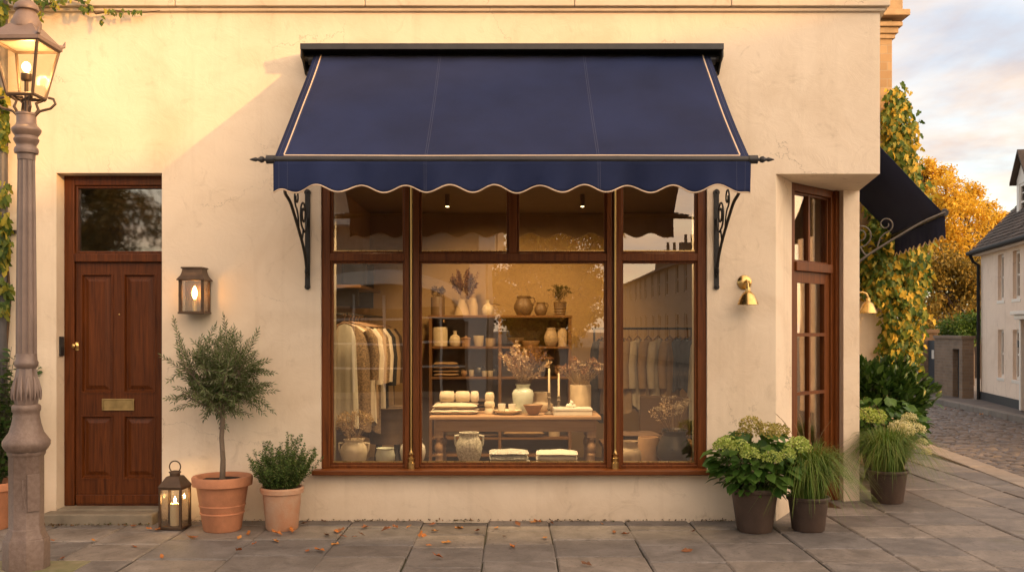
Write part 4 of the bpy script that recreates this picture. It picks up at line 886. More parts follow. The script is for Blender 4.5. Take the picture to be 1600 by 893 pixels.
for k, (x, y) in enumerate(spots):
    D = EYE*F/(y-515); i = int(rng.choice(5, p=[.32, .24, .22, .14, .08])); src = lmes[i]
    o = src if i not in first else src.copy()
    if o is not src: COL.objects.link(o)
    first.add(i)
    o.location = ((x-800)/F*D, D-8.02, .012); o.rotation_euler = (rng.normal(0, .25), rng.normal(0, .2), rng.uniform(0, 6.28)); s = rng.uniform(.65, 1.3); o.scale = (s, s, s*rng.uniform(.8, 2.2))
    tag(o, 'small dry curled brown or orange leaf lying on the paving', 'leaf', 'fallen leaves on the paving')
for k, (x, y) in enumerate([(1475, 637), (1490, 640), (1530, 648), (1545, 650), (1480, 640), (1446, 632), (1500, 643), (1465, 634)]):
    D = EYE*F/(y-515); o = lmes[k % 3].copy(); COL.objects.link(o); o.location = ((x-800)/F*D, D-8, .014); o.rotation_euler = (.1, .1, rng.uniform(0, 6)); tag(o, 'small dry curled brown or orange leaf lying on the paving', 'leaf', 'fallen leaves on the paving')

# crumbs of leaf and moss gathered along the foot of the wall and in a few joints
P, D, L = [], [], []
for i in range(520):
    x = rng.uniform(-2.85, 2.15); y = -abs(rng.normal(0, .022))-.006
    if rng.uniform() < .35: c = rng.choice([-2.6, -1.2, -.35, .42, 1.7]); x = c+rng.normal(0, .10)
    P.append((x, y, rng.uniform(.0, .012))); D.append((rng.normal(), rng.normal(), rng.uniform(0, .5))); L.append(rng.uniform(.008, .026))
for i in range(140): P.append((rng.uniform(-3.9, -2.9), -.19-abs(rng.normal(0, .025)), rng.uniform(0, .012))); D.append((rng.normal(), rng.normal(), .3)); L.append(rng.uniform(.01, .03))
L = np.array(L); tag(leafset('ground_debris', P, D, L, L*.6, leafmat('debris', [(.05, .03, .015), (.10, .05, .02), (.05, .065, .02), (.25, .11, .03)], .1, .8)), kind='stuff')
# ------------------------------------------------------------------ background across the lane
m_house = plaster('house_render', (.80, .66, .54), (.73, .59, .47), (.45, .36, .29))
m_white = M('white_paint', (.72, .68, .62), .5, 0, .06)
m_tile = M('roof_tile', (.075, .055, .043), .85, 0, .35, 8, bump=.3, bscale=30, island=.3)
m_slate = M('dormer_slate', (.10, .10, .11), .7, 0, .2, 6)
m_pane = glassmat('house_glass', .10, (.25, .24, .22), edge=.4)
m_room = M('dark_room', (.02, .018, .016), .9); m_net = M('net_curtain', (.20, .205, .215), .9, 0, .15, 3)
m_lead = M('black_gutter', (.014, .014, .014), .7, spec=.25)
def sash(parent, x, z, w, h, y=0.):
    mb = MB().frame(x-w/2, x+w/2, z, z+h, .06, y+.01, y+.09).box(x-w/2+.045, x+w/2-.045, y+.02, y+.07, z+h*.5-.02, z+h*.5+.02)
    mb.box(x-.011, x+.011, y+.035, y+.065, z+.045, z+h*.5-.02).box(x-.011, x+.011, y+.035, y+.065, z+h*.5+.02, z+h-.045)
    for k in (.25, .75): mb.box(x-w/2+.045, x-.011, y+.036, y+.064, z+h*k-.01, z+h*k+.01).box(x+.011, x+w/2-.045, y+.036, y+.064, z+h*k-.01, z+h*k+.01)
    f = mb.build('window', m_white, parent)
    MB().box(x-w/2+.04, x+w/2-.04, y+.048, y+.052, z+.04, z+h-.04).build('pane', m_pane, f)
    MB().box(x-w/2+.04, x+w/2-.04, y+.10, y+.105, z+.04, z+h-.04).build('curtain', m_net, f)
    MB().box(x-w/2-.06, x+w/2+.06, y-.07, y+.03, z-.07, z-.002).build('sill', m_white, f, bevel=.008)
def tiles(parent, x0, x1, y0, z0, y1, z1, name='roof', mat=None, w=.17, c=.13):
    L = math.hypot(y1-y0, z1-z0); n = int(L/c); dy, dz = (y1-y0)/L, (z1-z0)/L; mb = MB()
    mb.add([(x0,y0,z0-.03),(x1,y0,z0-.03),(x1,y1,z1-.03),(x0,y1,z1-.03)], [(0,1,2,3)])
    for i in range(n):
        a = i*c; x = x0-(w/2 if i % 2 else 0)
        while x < x1:
            u0, u1 = max(x0, x+.004), min(x1, x+w-.004); t = rng.normal(0, .004)
            if u1 > u0+.02:
                lo, hi = .022+t, .004
                p = [(u0, y0+dy*(a-.03)-dz*lo, z0+dz*(a-.03)+dy*lo), (u1, y0+dy*(a-.03)-dz*lo, z0+dz*(a-.03)+dy*lo), (u1, y0+dy*(a+c)-dz*hi, z0+dz*(a+c)+dy*hi), (u0, y0+dy*(a+c)-dz*hi, z0+dz*(a+c)+dy*hi)]
                q = [(b[0], b[1]+dz*.014, b[2]-dy*.014) for b in p[:2]]
                mb.add(p+q, [(0,1,2,3), (4,5,1,0)])
            x += w
    return mb.build(name, mat or m_tile, parent)
hs = thing('white_house', 'pale rendered house with sash windows, tiled roof and dormer across the lane', 'house', (10.75, 14.3, 0), math.radians(-101.5))
wins = [(1.55, 2.20, .42, .98), (2.62, 2.20, .46, .98), (3.75, 2.2, .5, .98), (1.55, .55, .42, 1.02), (2.62, .55, .46, 1.02)]
drx = 3.95
mb = MB(); holed(mb, 0, 10, -.16, 3.36, [(x-w/2, x+w/2, z, z+h) for x, z, w, h in wins]+[(drx-.42, drx+.42, -.16, 1.72)], 0, .25); 
mb.box(0, .25, .25, 4.6, -.16, 3.36).box(9.75, 10, .25, 4.6, -.16, 3.36)
mb.prism([(.251, 3.361), (4.6, 3.361), (2.4, 6.0)], .003, .25, 'x')
mb.build('wall', m_house, hs)
MB().box(.0, drx-.5, -.03, -.001, -.16, .16).build('plinth', M('black_plinth', (.03, .03, .033), .6), hs)
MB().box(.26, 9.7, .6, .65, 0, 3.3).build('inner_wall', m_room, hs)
for x, z, w, h in wins: sash(hs, x, z, w, h, .06)
MB().box(drx-.40, drx+.40, .08, .12, -.02, 1.70).build('front_door', M('black_door', (.03, .03, .035), .35), hs)
mb = MB().box(drx-.62, drx+.62, -.32, -.001, 1.86, 1.93).box(drx-.56, drx+.56, -.26, -.001, 1.77, 1.859)
for s in (-1, 1): mb.box(drx+s*.48-.05, drx+s*.48+.05, -.18, -.001, 0., 1.769)
mb.build('door_hood', m_white, hs, bevel=.01)
rf = tiles(hs, -.12, 10.1, -.22, 3.36, 2.4, 6.05)
MB().add([(-.12,2.4,6.02),(10.1,2.4,6.02),(10.1,5.0,3.3),(-.12,5.0,3.3)], [(0,1,2,3)]).build('rear_slope', m_tile, rf)
MB().box(-.12, 10.1, -.20, -.001, 3.26, 3.33).build('eaves_board', m_white, hs)
MB().tube([(-.14, -.25, 3.32), (10.1, -.25, 3.32)], .05, 8).tube([(.06, -.25, 3.28), (.06, -.18, 3.12), (.06, -.07, 3.05), (.06, -.07, -.1)], .036, 8).build('gutter', m_lead, hs)
MB().box(3.12, 3.20, -.12, -.001, 1.22, 1.36).build('coach_lamp', m_lead, hs)
# dormer
dx0, dx1 = .72, 1.62; dy0 = .55
mb = MB(); holed(mb, dx0, dx1, 3.7, 4.85, [(dx0+.16, dx1-.16, 3.95, 4.75)], dy0, dy0+.08); mb.prism([(dx0, 4.851), (dx1, 4.851), ((dx0+dx1)/2, 5.35)], dy0, dy0+.08, 'y'); mb.build('dormer_front', m_white, hs)
mb = MB().box(dx0, dx0+.06, dy0+.081, 2.2, 3.7, 4.85).box(dx1-.06, dx1, dy0+.081, 2.2, 3.7, 4.85); mb.build('dormer_cheek', m_slate, hs)
sash(hs, (dx0+dx1)/2, 3.95, .58, .8, dy0+.005)
xm = (dx0+dx1)/2; mb = MB()
for s in (-1, 1): mb.prism([(xm+s*.56, 4.76), (xm+s*.56, 4.82), (xm, 5.47), (xm, 5.40)][::s], dy0-.12, 2.3, 'y')
mb.build('dormer_roof', m_tile, hs)

# brick garden wall with gates
m_bw = brick('garden_brick', (.22, .155, .105), (.17, .12, .085), (.20, .165, .13), 1., .22, .075)
gw = thing('brick_garden_wall', 'old brown brick garden wall running from the pale house to the gate', 'wall', (10.65, 14.45, 0), math.radians(86))
mb = MB(); holed(mb, 0.03, 1.80, -.16, 1.36, [(.22, .62, -.16, 1.12)], -.02, .24); mb.box(.0, 1.81, -.05, .27, 1.361, 1.43); mb.build('wall', m_bw, gw)
mb = MB().box(2.50, 2.84, -.08, .30, -.16, 1.48).box(2.46, 2.88, -.12, .34, 1.481, 1.58).build('pier', m_bw, gw, bevel=.01)
MB().box(.23, .61, .08, .12, -.1, 1.11).build('side_door', M('old_door_paint', (.03, .035, .04), .6), gw)
gt = thing('garden_gate', 'dark blue grey wooden gate with a small pale notice in the garden wall', 'gate', (10.65+1.82*math.cos(math.radians(86)), 14.45+1.82*math.sin(math.radians(86)), 0), math.radians(86))
MB().box(0, .66, .10, .15, -.1, 1.30).build('leaf', M('gate_paint', (.035, .042, .052), .6, 0, .2, 8), gt); 
MB().box(.25, .41, .1505, .158, .84, 1.06).build('notice', M('notice_paper', (.6, .56, .5), .7), gt)
g2 = thing('stone_garden_wall', 'low grey stone wall closing the end of the lane below the trees', 'wall', (8.2, 18.45, 0), 0)
MB().box(0, 2.28, 0, .3, -.16, 1.30).box(-.02, 2.30, -.04, .34, 1.301, 1.37).build('wall', brick('grey_rubble', (.22, .19, .16), (.17, .15, .125), (.2, .17, .14), 1., .4, .16), g2)
MB().box(1.90, 2.32, -.10, .40, -.16, 1.46).box(1.86, 2.36, -.14, .44, 1.461, 1.55).build('pier', m_bw, g2, bevel=.01)
MB().box(.9, 1.5, -.012, -.001, -.1, 1.2).build('door', bpy.data.materials['gate_paint'], g2)

def tree(name, label, loc, trunk_h, r0, clumps, n, L, mat, limbs=7, leafw=.6, hollow=.55, group=None):
    t = thing(name, label, 'tree', loc, 0, group); tb = MB(); base = Vector((0, 0, -.16)); fork = Vector((rng.normal(0, .1), rng.normal(0, .1), trunk_h))
    tb.tube([base, base.lerp(fork, .5)+Vector((.05, 0, 0)), fork], [r0*1.25, r0, r0*.8], 10)
    for c in clumps:
        p = Vector(c[:3]); m_ = fork.lerp(p, .5)+Vector(rng.normal(0, .2, 3)); tb.tube([fork, m_, p], [r0*.5, r0*.3, r0*.08], 6)
        for k in range(limbs):
            q = p+Vector(rng.normal(0, 1, 3)).normalized()*c[3]*rng.uniform(.6, 1.0); s = m_.lerp(p, rng.uniform(.3, 1)); tb.tube([s, s.lerp(q, .5)+Vector(rng.normal(0, .1, 3)), q], [r0*.12, r0*.07, r0*.02], 4)
    tb.build('trunk', M('tree_bark_'+name, (.075, .052, .036), .9, 0, .3, 6, bump=.6), t)
    w = np.array([c[3]**2 for c in clumps]); w /= w.sum(); P, D = [], []
    cl = [(Vector(c[:3]), c[3], [Vector(rng.normal(0, 1, 3)).normalized() for _ in range(16)]) for c in clumps]
    for i in range(n):
        c, r, sub = cl[rng.choice(len(cl), p=w)]; s = sub[rng.integers(16)]
        q = c+Vector((s.x, s.y, s.z*.8))*r*.72+Vector(rng.normal(0, 1, 3))*r*.19; P.append(q); D.append(Vector(rng.normal(0, 1, 3))+Vector((0, 0, -.4)))
    Ls = rng.uniform(.6, 1.3, n)*L; leafset('crown', P, D, Ls, Ls*leafw, mat, t, 'diamond', jitter=.8); return t
m_gold = leafmat('gold_leaf', [(.58, .37, .03), (.74, .51, .05), (.82, .61, .085), (.46, .29, .03)], .45, .6, (1, .8, .35))
m_amber = leafmat('amber_leaf', [(.17, .085, .018), (.26, .13, .022), (.13, .09, .022), (.34, .17, .03)], .35, .6, (1, .8, .4))
m_mix = leafmat('mixed_leaf', [(.08, .075, .02), (.15, .11, .026), (.26, .155, .03), (.10, .10, .028)], .3, .6)
T = lambda x, y, D, r, o: tuple(at(x, y, D)-Vector(o))+(r/F*D,)
o = (16.8, 27, 0); D = 35
tree('golden_tree', 'tall loose golden autumn tree rising behind the side awning', o, 3.0, .26, [T(1440, 280, D, 26, o), T(1478, 300, D-1, 34, o), T(1515, 300, D, 22, o), T(1440, 330, D, 40, o), T(1500, 345, D-1.5, 46, o), T(1545, 350, D+1, 26, o), T(1470, 390, D-1, 50, o), T(1530, 385, D, 36, o), T(1415, 300, D+1, 26, o), T(1545, 325, D, 14, o), T(1445, 262, D, 18, o), T(1475, 275, D, 20, o), T(1425, 340, D, 36, o), T(1505, 315, D, 26, o), T(1565, 350, D+1, 26, o), T(1555, 385, D+1, 28, o)], 27000, .11, m_gold, 9)
o = (14.2, 22.5, 0); D = 30.5
tree('amber_tree', 'darker amber brown tree below the golden one at the end of the lane', o, 1.6, .22, [T(1470, 410, D, 40, o), T(1510, 430, D, 45, o), T(1450, 450, D, 40, o), T(1500, 480, D, 45, o), T(1460, 500, D-.5, 38, o), T(1540, 470, D, 30, o), T(1430, 420, D, 30, o)], 12000, .12, leafmat('amber_mixed_leaf', [(.12, .10, .024), (.24, .165, .03), (.40, .26, .04), (.15, .13, .03)], .35, .6), 8)
o = (19.5, 31, 0); D = 39
tree('distant_golden_tree', 'second golden tree behind the roof of the pale house', o, 3., .25, [T(1560, 360, D, 30, o), T(1580, 395, D, 34, o), T(1530, 420, D, 44, o), T(1600, 420, D, 40, o), T(1560, 450, D, 40, o)], 8000, .17, m_gold, 6)
o = (12.6, 19.2, 0); D = 27
tree('round_green_shrub', 'bright green rounded shrub leaning over the brick garden wall', (11.6, 17.2, 0), 1.0, .08, [T(1490, 512, 25.2, 26, (11.6, 17.2, 0)), T(1515, 505, 25.2, 24, (11.6, 17.2, 0)), T(1530, 515, 25, 18, (11.6, 17.2, 0)), T(1502, 525, 25, 24, (11.6, 17.2, 0))], 5000, .07, leafmat('shrub_green', [(.05, .11, .018), (.09, .17, .028), (.13, .22, .04)], .35), 5)

# ------------------------------------------------------------------ the street behind the camera, reflected in the shop glass, with unseen additions blocking the sun
m_terr = plaster('terrace_render', (.46, .39, .32), (.41, .345, .28), (.30, .25, .20))
def terrace(loc, label, rot, h=5.0):
    t = thing('terraced_house', label, 'house', loc, rot, 'terraced houses reflected in the shop window')
    wn = [(x, z, .95, 1.5) for x in (1.6, 4.2, 6.8) for z in (.9, 3.6)]
    mb = MB(); holed(mb, 0, 8.4, -.16, h, [(x-w/2, x+w/2, z, z+hh) for x, z, w, hh in wn], 0, .25); mb.box(0, .25, .25, 8, -.16, h).box(8.15, 8.4, .25, 8, -.16, h).box(.25, 8.15, 7.8, 8, -.16, h); mb.build('wall', m_terr, t)
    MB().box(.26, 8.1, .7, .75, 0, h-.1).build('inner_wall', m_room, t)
    MB().prism([(-.3, h), (8.2, h), (8.2, h+.1), (4, h+1.7), (-.3, h+.1)], 0, 8.4, 'x').build('roof', m_slate, t)
    c = MB().box(.1, .75, 3.2, 4.9, h+1.0, h+3.1).box(.04, .81, 3.14, 4.96, h+3.1, h+3.25)
    for k in range(3): c.lathe([(.13, 0), (.11, .7), (.14, .75)], 10, (.42, 3.55+k*.5, h+3.25))
    c.build('chimney', m_bw, t)
    for x, z, w, hh in wn:
        f = MB().frame(x-w/2, x+w/2, z, z+hh, .07, .06, .14).box(x-w/2, x+w/2, .05, .12, z+hh*.5-.03, z+hh*.5+.03).build('window', m_white, t); MB().box(x-w/2+.05, x+w/2-.05, .095, .1, z+.05, z+hh-.05).build('pane', m_pane, f)
    return t
# facade of the row looks towards -x (the street)
r0_ = terrace((9.6, -6.0, 0), 'pale terraced house with a chimney, in the row reflected in the right hand pane, its unseen near end added for shade', math.radians(-90))
for k, y in enumerate([-14.4, -22.8, -39.6, -48.0, -56.4, -64.8, -73.2]): dup(r0_, (9.6, y, 0))  # nearer houses are unseen, added to keep sun off the lower shop wall
ob = thing('arched_shopfront', 'pale building with a wide arched window, reflected in the left window panes', 'building', (-7.4, -15.5, 0), 0)
# front looks towards +y; arch of pale stone over a glazed opening
mb = MB(); cx_, R_, zc_ = 4.25, 3.4, .35
N_ = 40; arc = lambda r: [(cx_+r*math.cos(PI*.14+PI*.72*i/N_), zc_-.2+r*math.sin(PI*.14+PI*.72*i/N_)) for i in range(N_+1)]
mb = MB().box(0, 6.9, -8, -.5, -.16, 5.2); mb.build('wall', brick('opposite_brick', (.50, .40, .30), (.44, .35, .26), (.46, .40, .33)), ob)
arc = lambda r: [(cx_+(2.1+r)*math.cos(PI*i/N_), 1.75+(.95+r)*math.sin(PI*i/N_)) for i in range(N_+1)]
a1, a2 = arc(0.), arc(.34)
mb = MB(); mb.add([(x, 0, z) for x, z in a1]+[(x, 0, z) for x, z in a2]+[(x, -.499, z) for x, z in a1]+[(x, -.499, z) for x, z in a2], [(i, i+1, N_+2+i, N_+1+i) for i in range(N_)]+[(3*(N_+1)+i, 3*(N_+1)+i+1, (N_+1)+i+1, (N_+1)+i) for i in range(N_)]+[(i+1, i, 2*(N_+1)+i, 2*(N_+1)+i+1) for i in range(N_)])
mb.box(1.35, 1.75, -.499, .03, -.16, 4.2).box(6.45, 6.85, -.499, .03, -.16, 4.2).box(1.2, 6.9, -.499, .06, 4.201, 4.5)
mb.build('arch_surround', m_white, ob)
mb = MB()
for k in range(5): mb.box(2.72+k*.75, 2.78+k*.75, -.49, -.42, .0, 2.45)
for z in (.6, 1.2, 1.8): mb.box(2.15, 6.35, -.48, -.43, z, z+.05)
mb.build('glazing_bars', m_white, ob); MB().box(2.15, 6.35, -.499, -.492, 0., 2.1).build('pane', m_pane, ob)
o = (1.5, -27, 0)
tree('reflected_plane_tree', 'large golden street tree reflected in the middle of the shop window', o, 1.2, .22, [(-.9,.3,2.0,1.1),(0,0,3.2,1.3),(-1.2,.2,4.2,1.2),(.9,.2,4.4,1.2),(0,0,5.4,1.2),(1.3,.1,3.2,.9),(-.6,.6,1.2,.9),(.6,.5,1.9,1.0),(-1.6,.2,3.0,.9),(1.7,0,5.3,.8),(-1.0,0,6.3,.9)], 26000, .15, m_gold, 8)
o = (-13, -20, 0)
tree('shadowy_street_tree', 'dark street tree reflected in the fanlight over the front door', o, 2.4, .25, [(0,0,5.0,1.8),(-1.6,.2,4.4,1.5),(1.7,.2,4.6,1.5),(.6,0,6.5,1.5),(-1,0,3.4,1.2),(1.4,0,3.2,1.1)], 16000, .17, m_mix, 7)
o = (4.5, -84, 0)
tree('far_street_trees', 'dark trees closing the street end, reflected low in the right pane', o, 1.5, .3, [(0,0,4,2.6),(3,0,3.6,2.4),(-3.5,0,4.2,2.8),(-7,0,3.6,2.6),(1,0,1.6,2.),(-3,0,1.6,2.2)], 6000, .45, m_mix, 4)
o = (18.5, -7.5, 0)
tree('added_shade_tree', 'unseen broad tree added behind the terrace to break up sunlight on the shop wall', o, 2.6, .3, [(0,0,6.4,1.6),(-1,1.2,5.4,1.3),(.4,-1.6,5.8,1.4),(0,1.9,6.2,1.2)], 5000, .2, m_mix, 6)  # out of view, added to mottle the edge of the sunlight on the facade
# ------------------------------------------------------------------ inside the shop
m_oak = wood('shelf_oak', (.13, .065, .026), (.27, .145, .062), 'X', .55, .05)
m_oakv = wood('shelf_oak_upright', (.13, .065, .026), (.27, .145, .062), 'Z', .55, .05)
m_pine = wood('table_pine', (.30, .18, .10), (.48, .31, .19), 'X', .6, .0)
m_pinev = wood('table_pine_leg', (.30, .18, .10), (.48, .31, .19), 'Z', .6, .0)
G = lambda n, c, r=.45, v=.12, **k: M(n, c, r, 0, v, 7, **k)
g_cream = G('cream_glaze', (.66, .58, .43), .3); g_beige = G('beige_stoneware', (.50, .39, .26), .6, bump=.15); g_white = G('white_glaze', (.74, .71, .63), .3); g_celadon = G('celadon_glaze', (.56, .60, .52), .25)
g_brown = G('brown_stoneware', (.17, .11, .06), .5); g_dark = G('dark_glaze', (.04, .038, .04), .3); g_terra = G('warm_clay', (.40, .25, .14), .75, bump=.2); g_speck = M('speckled_stoneware', (.60, .58, .49), .6, 0, .35, 55, bump=.2, bscale=80, second=(.22, .21, .17)); g_wood = G('bowl_wood', (.27, .15, .07), .55)
f_oat = M('oat_linen', (.58, .49, .37), .95, 0, .12, 8, bump=.6, bscale=160, sheen=.2); f_cream = M('cream_linen', (.50, .46, .36), .95, 0, .10, 5, bump=.5, bscale=140, sheen=.2); f_white = M('white_linen', (.70, .66, .58), .95, 0, .08, 6, bump=.5, bscale=120); f_tan = M('tan_cloth', (.36, .24, .13), .95, 0, .15, 6, bump=.4, bscale=140); f_brown = M('brown_cloth', (.12, .07, .04), .95, 0, .15, 6, bump=.4, bscale=140); f_black = M('black_cloth', (.02, .018, .017), .95, 0, .2, 6, bump=.3, bscale=120); f_navy = M('blue_grey_cloth', (.07, .085, .12), .95, 0, .2, 6, bump=.3, bscale=120); f_olive = M('olive_cloth', (.13, .11, .06), .95, 0, .15, 6, bump=.4, bscale=140); f_leop = M('leopard_print_cloth', (.30, .20, .11), .95, 0, .1, 70, second=(.05, .03, .018)); f_knit = M('grey_knit', (.48, .48, .44), .95, 0, .45, 60, bump=1., bscale=70, second=(.25, .25, .23))
def vase(name, label, cat, x, yb, D, prof, s, mat, group=None, n=32):
    p = at(x, yb, D); mb = MB().lathe([(r*s, z*s) for r, z in prof], n, cap=False)
    return tag(mb.build(name, mat, loc=p), label, cat, group)
def handles(o, pts, r, mat, both=True):
    for k in ((1, -1) if both else (1,)): MB().tube([(k*a, 0, b) for a, b in pts], r, 8).build('handle', mat, o)
def zat(y, D): return EYE+(515-y)/F*D
ZP = .40       # platform top
pb = 728       # bottom row on the platform at D 8.45
def plat(x, D): return Vector(((x-800)/F*D, D-8, ZP))
P_urn = [(0,0),(.26,0),(.30,.02),(.44,.25),(.50,.5),(.47,.72),(.36,.86),(.33,.90),(.37,.97),(.38,1.0),(.33,1.0),(.29,.9),(.0,.85)]
P_bowl = [(0,0),(.3,0),(.33,.03),(.52,.35),(.55,.6),(.48,.85),(.46,.93),(.50,1.0),(.46,1.0),(.42,.9),(.0,.7)]
P_jar = [(0,0),(.30,0),(.44,.12),(.50,.38),(.46,.62),(.34,.74),(.33,.95),(.35,1.0),(.31,1.0),(.29,.8),(0,.7)]
P_cyl = [(0,0),(.36,0),(.38,.02),(.385,.97),(.37,1.0),(.34,1.0),(.33,.9),(0,.8)]
P_cup = [(0,0),(.38,0),(.42,.05),(.5,.95),(.5,1.0),(.46,1.0),(.44,.8),(0,.5)]
P_bot = [(0,0),(.28,0),(.36,.15),(.38,.4),(.28,.64),(.12,.74),(.11,.92),(.15,1.0),(.10,1.0),(.08,.8),(0,.7)]
P_wide = [(0,0),(.35,0),(.5,.08),(.85,.75),(1.,1.0),(.96,1.0),(.8,.7),(.0,.25)]
P_jug = [(0,0),(.32,0),(.36,.03),(.50,.30),(.50,.52),(.38,.76),(.33,.86),(.37,1.0),(.33,1.0),(.28,.85),(0,.75)]
def put(name, label, cat, p, prof, s, mat, group=None, n=32): return tag(MB().lathe([(r*s, z*s) for r, z in prof], n, cap=False).build(name, mat, loc=p), label, cat, group)
# --- on the window platform
u = put('two_handled_urn', 'cream two handled urn of dried hydrangeas at the left end of the window', 'vase', plat(553, 8.33), P_urn, .235, g_cream); handles(u, [(.09,.20),(.128,.198),(.126,.15),(.112,.12)], .010, g_cream)
put('glazed_bowl', 'pale celadon rounded bowl beside the cream urn in the window', 'bowl', plat(602, 8.36), P_bowl, .155, g_celadon)
put('pale_vase', 'white vase half hidden behind the left window mullion', 'vase', plat(645, 8.42), P_urn, .225, g_white)
u = put('speckled_urn', 'speckled grey two handled urn standing in front of the table', 'vase', plat(733, 8.4), [(a*.80, b) for a, b in P_urn], .285, g_speck); handles(u, [(.085,.258),(.122,.252),(.120,.20),(.110,.165)], .011, g_speck)
put('cream_jar', 'round cream jar just right of the right window mullion', 'vase', plat(983, 8.36), P_jar, .215, g_beige)
put('clay_cylinder', 'warm clay cylinder vase beside the round cream jar', 'vase', plat(1013, 8.5), P_cyl, .235, g_terra)
dv = put('dark_vase', 'dark glazed vase of dried flowers at the right end of the window', 'vase', plat(1053, 8.4), P_jug, .30, g_dark)
def folded(name, label, p, w, d, layers, mat, rot=0., hh=.04):
    mb = MB()
    for k in range(layers):
        h = hh*rng.uniform(.85, 1.1); z = k*hh; dx, dy = rng.normal(0, .006, 2); ww, dd = w*rng.uniform(.96, 1.02), d*rng.uniform(.95, 1.02); n = 10
        vs = []; prof = [(0, .15), (-.012, .5), (0, .9), (.03, 1.0)]
        st = len(mb.v); nx, ny = 14, 8; top = []
        for j in range(ny+1):
            for i in range(nx+1):
                a, b = i/nx*2-1, j/ny*2-1; e = (1-abs(a)**8)*(1-abs(b)**6); top.append((a*ww/2*(1-.02*b*b)+dx, b*dd/2+dy, z+h*.5+h*.5*e+.004*math.sin(a*5+k*2)*math.cos(b*4)))
        bot = [(q[0], q[1], z+h*.5-h*.46*(1-abs(q[0]-dx)**2*0)*((1-abs((q[0]-dx)/(ww/2))**8)*(1-abs((q[1]-dy)/(dd/2))**6) if True else 1)) for q in top]
        fs = [(j*(nx+1)+i, j*(nx+1)+i+1, (j+1)*(nx+1)+i+1, (j+1)*(nx+1)+i) for j in range(ny) for i in range(nx)]
        mb.add(top, fs, True); mb.add(bot, [f[::-1] for f in fs], True)
    o = mb.build(name, mat, loc=p, sharp=70); o.rotation_euler[2] = rot; return tag(o, label, 'folded textiles')
folded('folded_throws', 'stack of grey knitted throws folded in the middle of the window', plat(796, 8.42), .345, .28, 3, f_knit, .03, .045)
folded('folded_sheets', 'stack of white linen folded beside the grey knitted throws', plat(870, 8.42), .37, .28, 3, f_white, -.04, .043)
# --- dried flowers
m_stem = M('dry_stem', (.30, .20, .10), .9)
def dried(name, label, p, n, spread, h, kinds, parentcat='dried flowers'):
    t = thing(name, label, parentcat, p); st = MB(); fans = {}
    for i in range(n):
        a = rng.uniform(0, 2*PI); s = spread*math.sqrt(rng.uniform(.02, 1)); hh = h*rng.uniform(.65, 1.05)*(1-.25*s/spread)
        pts = [Vector((math.cos(a)*(.015+s*k**1.4), math.sin(a)*(.015+s*.8*k**1.4), -.06+(hh+.06)*k)) for k in [j/5 for j in range(6)]]
        st.tube(pts, .0018, 4); kind, mat = kinds[rng.integers(len(kinds))]; PP, DD, LL = fans.setdefault(mat, ([], [], []))
        td = (pts[-1]-pts[-2]).normalized()
        if kind == 'plume':
            for k in range(110):
                f = rng.uniform(0, 1); w = .022*math.sin(PI*min(1, f*.9+.08)); q = pts[-1]-td*.20*h/.3*(1-f)*.8+Vector(rng.normal(0, 1, 3))*w*.6; PP.append(q); DD.append(td+Vector(rng.normal(0, .45, 3))); LL.append(.035)
        elif kind == 'ball':
            r = rng.uniform(.022, .038)
            for k in range(70): v = Vector(rng.normal(0, 1, 3)).normalized(); PP.append(pts[-1]+v*r*rng.uniform(.7, 1)); DD.append(v.orthogonal()+v*.6); LL.append(.016)
        elif kind == 'umbel':
            for k in range(46): PP.append(pts[-1]+Vector((rng.normal(0, .018), rng.normal(0, .018), rng.normal(0, .005)))); DD.append(Vector(rng.normal(0, 1, 3))+Vector((0,0,.6))); LL.append(.013)
        else:
            for k in range(60): f = rng.uniform(.0, 1); PP.append(pts[-1]-td*.13*f+Vector(rng.normal(0, .007+.010*f, 3))); DD.append(td*.6+Vector(rng.normal(0, .8, 3))); LL.append(.02)
    st.build('stems', m_stem, t)
    for mat, (PP, DD, LL) in fans.items(): LL = np.array(LL)*rng.uniform(.7, 1.3, len(LL)); leafset('dried_heads', PP, DD, LL, LL*.45, mat, t, 'diamond', jitter=.9)
    return t
d_gold = leafmat('dried_gold', [(.30, .19, .07), (.42, .29, .12), (.50, .37, .18)], .2, .9); d_pam = leafmat('dried_pampas', [(.52, .37, .22), (.66, .50, .33), (.74, .58, .42)], .25, .9); d_rust = leafmat('dried_rust', [(.13, .055, .025), (.20, .09, .04), (.28, .14, .06)], .15, .9); d_dark = leafmat('dried_dark', [(.05, .025, .015), (.09, .045, .02), (.13, .07, .03)], .1, .9); d_pale = leafmat('dried_pale', [(.42, .34, .24), (.55, .46, .35), (.35, .27, .18)], .2, .9); d_green = leafmat('dried_green', [(.05, .05, .02), (.08, .075, .03)], .2, .9)
pl = lambda x, z, D: Vector(((x-800)/F*D, D-8, z))
dried('dried_hydrangeas', 'bunch of golden dried hydrangeas in the cream urn', plat(553, 8.33)+Vector((0,0,.20)), 26, .16, .30, [('ball', d_gold), ('ball', d_gold), ('umbel', d_gold), ('sprig', d_pam)])
dried('dried_umbels', 'pale dried umbels and grasses in the dark glazed vase', plat(1053, 8.4)+Vector((0,0,.27)), 24, .20, .34, [('umbel', d_pale), ('umbel', d_pale), ('ball', d_pale), ('sprig', d_pam)])
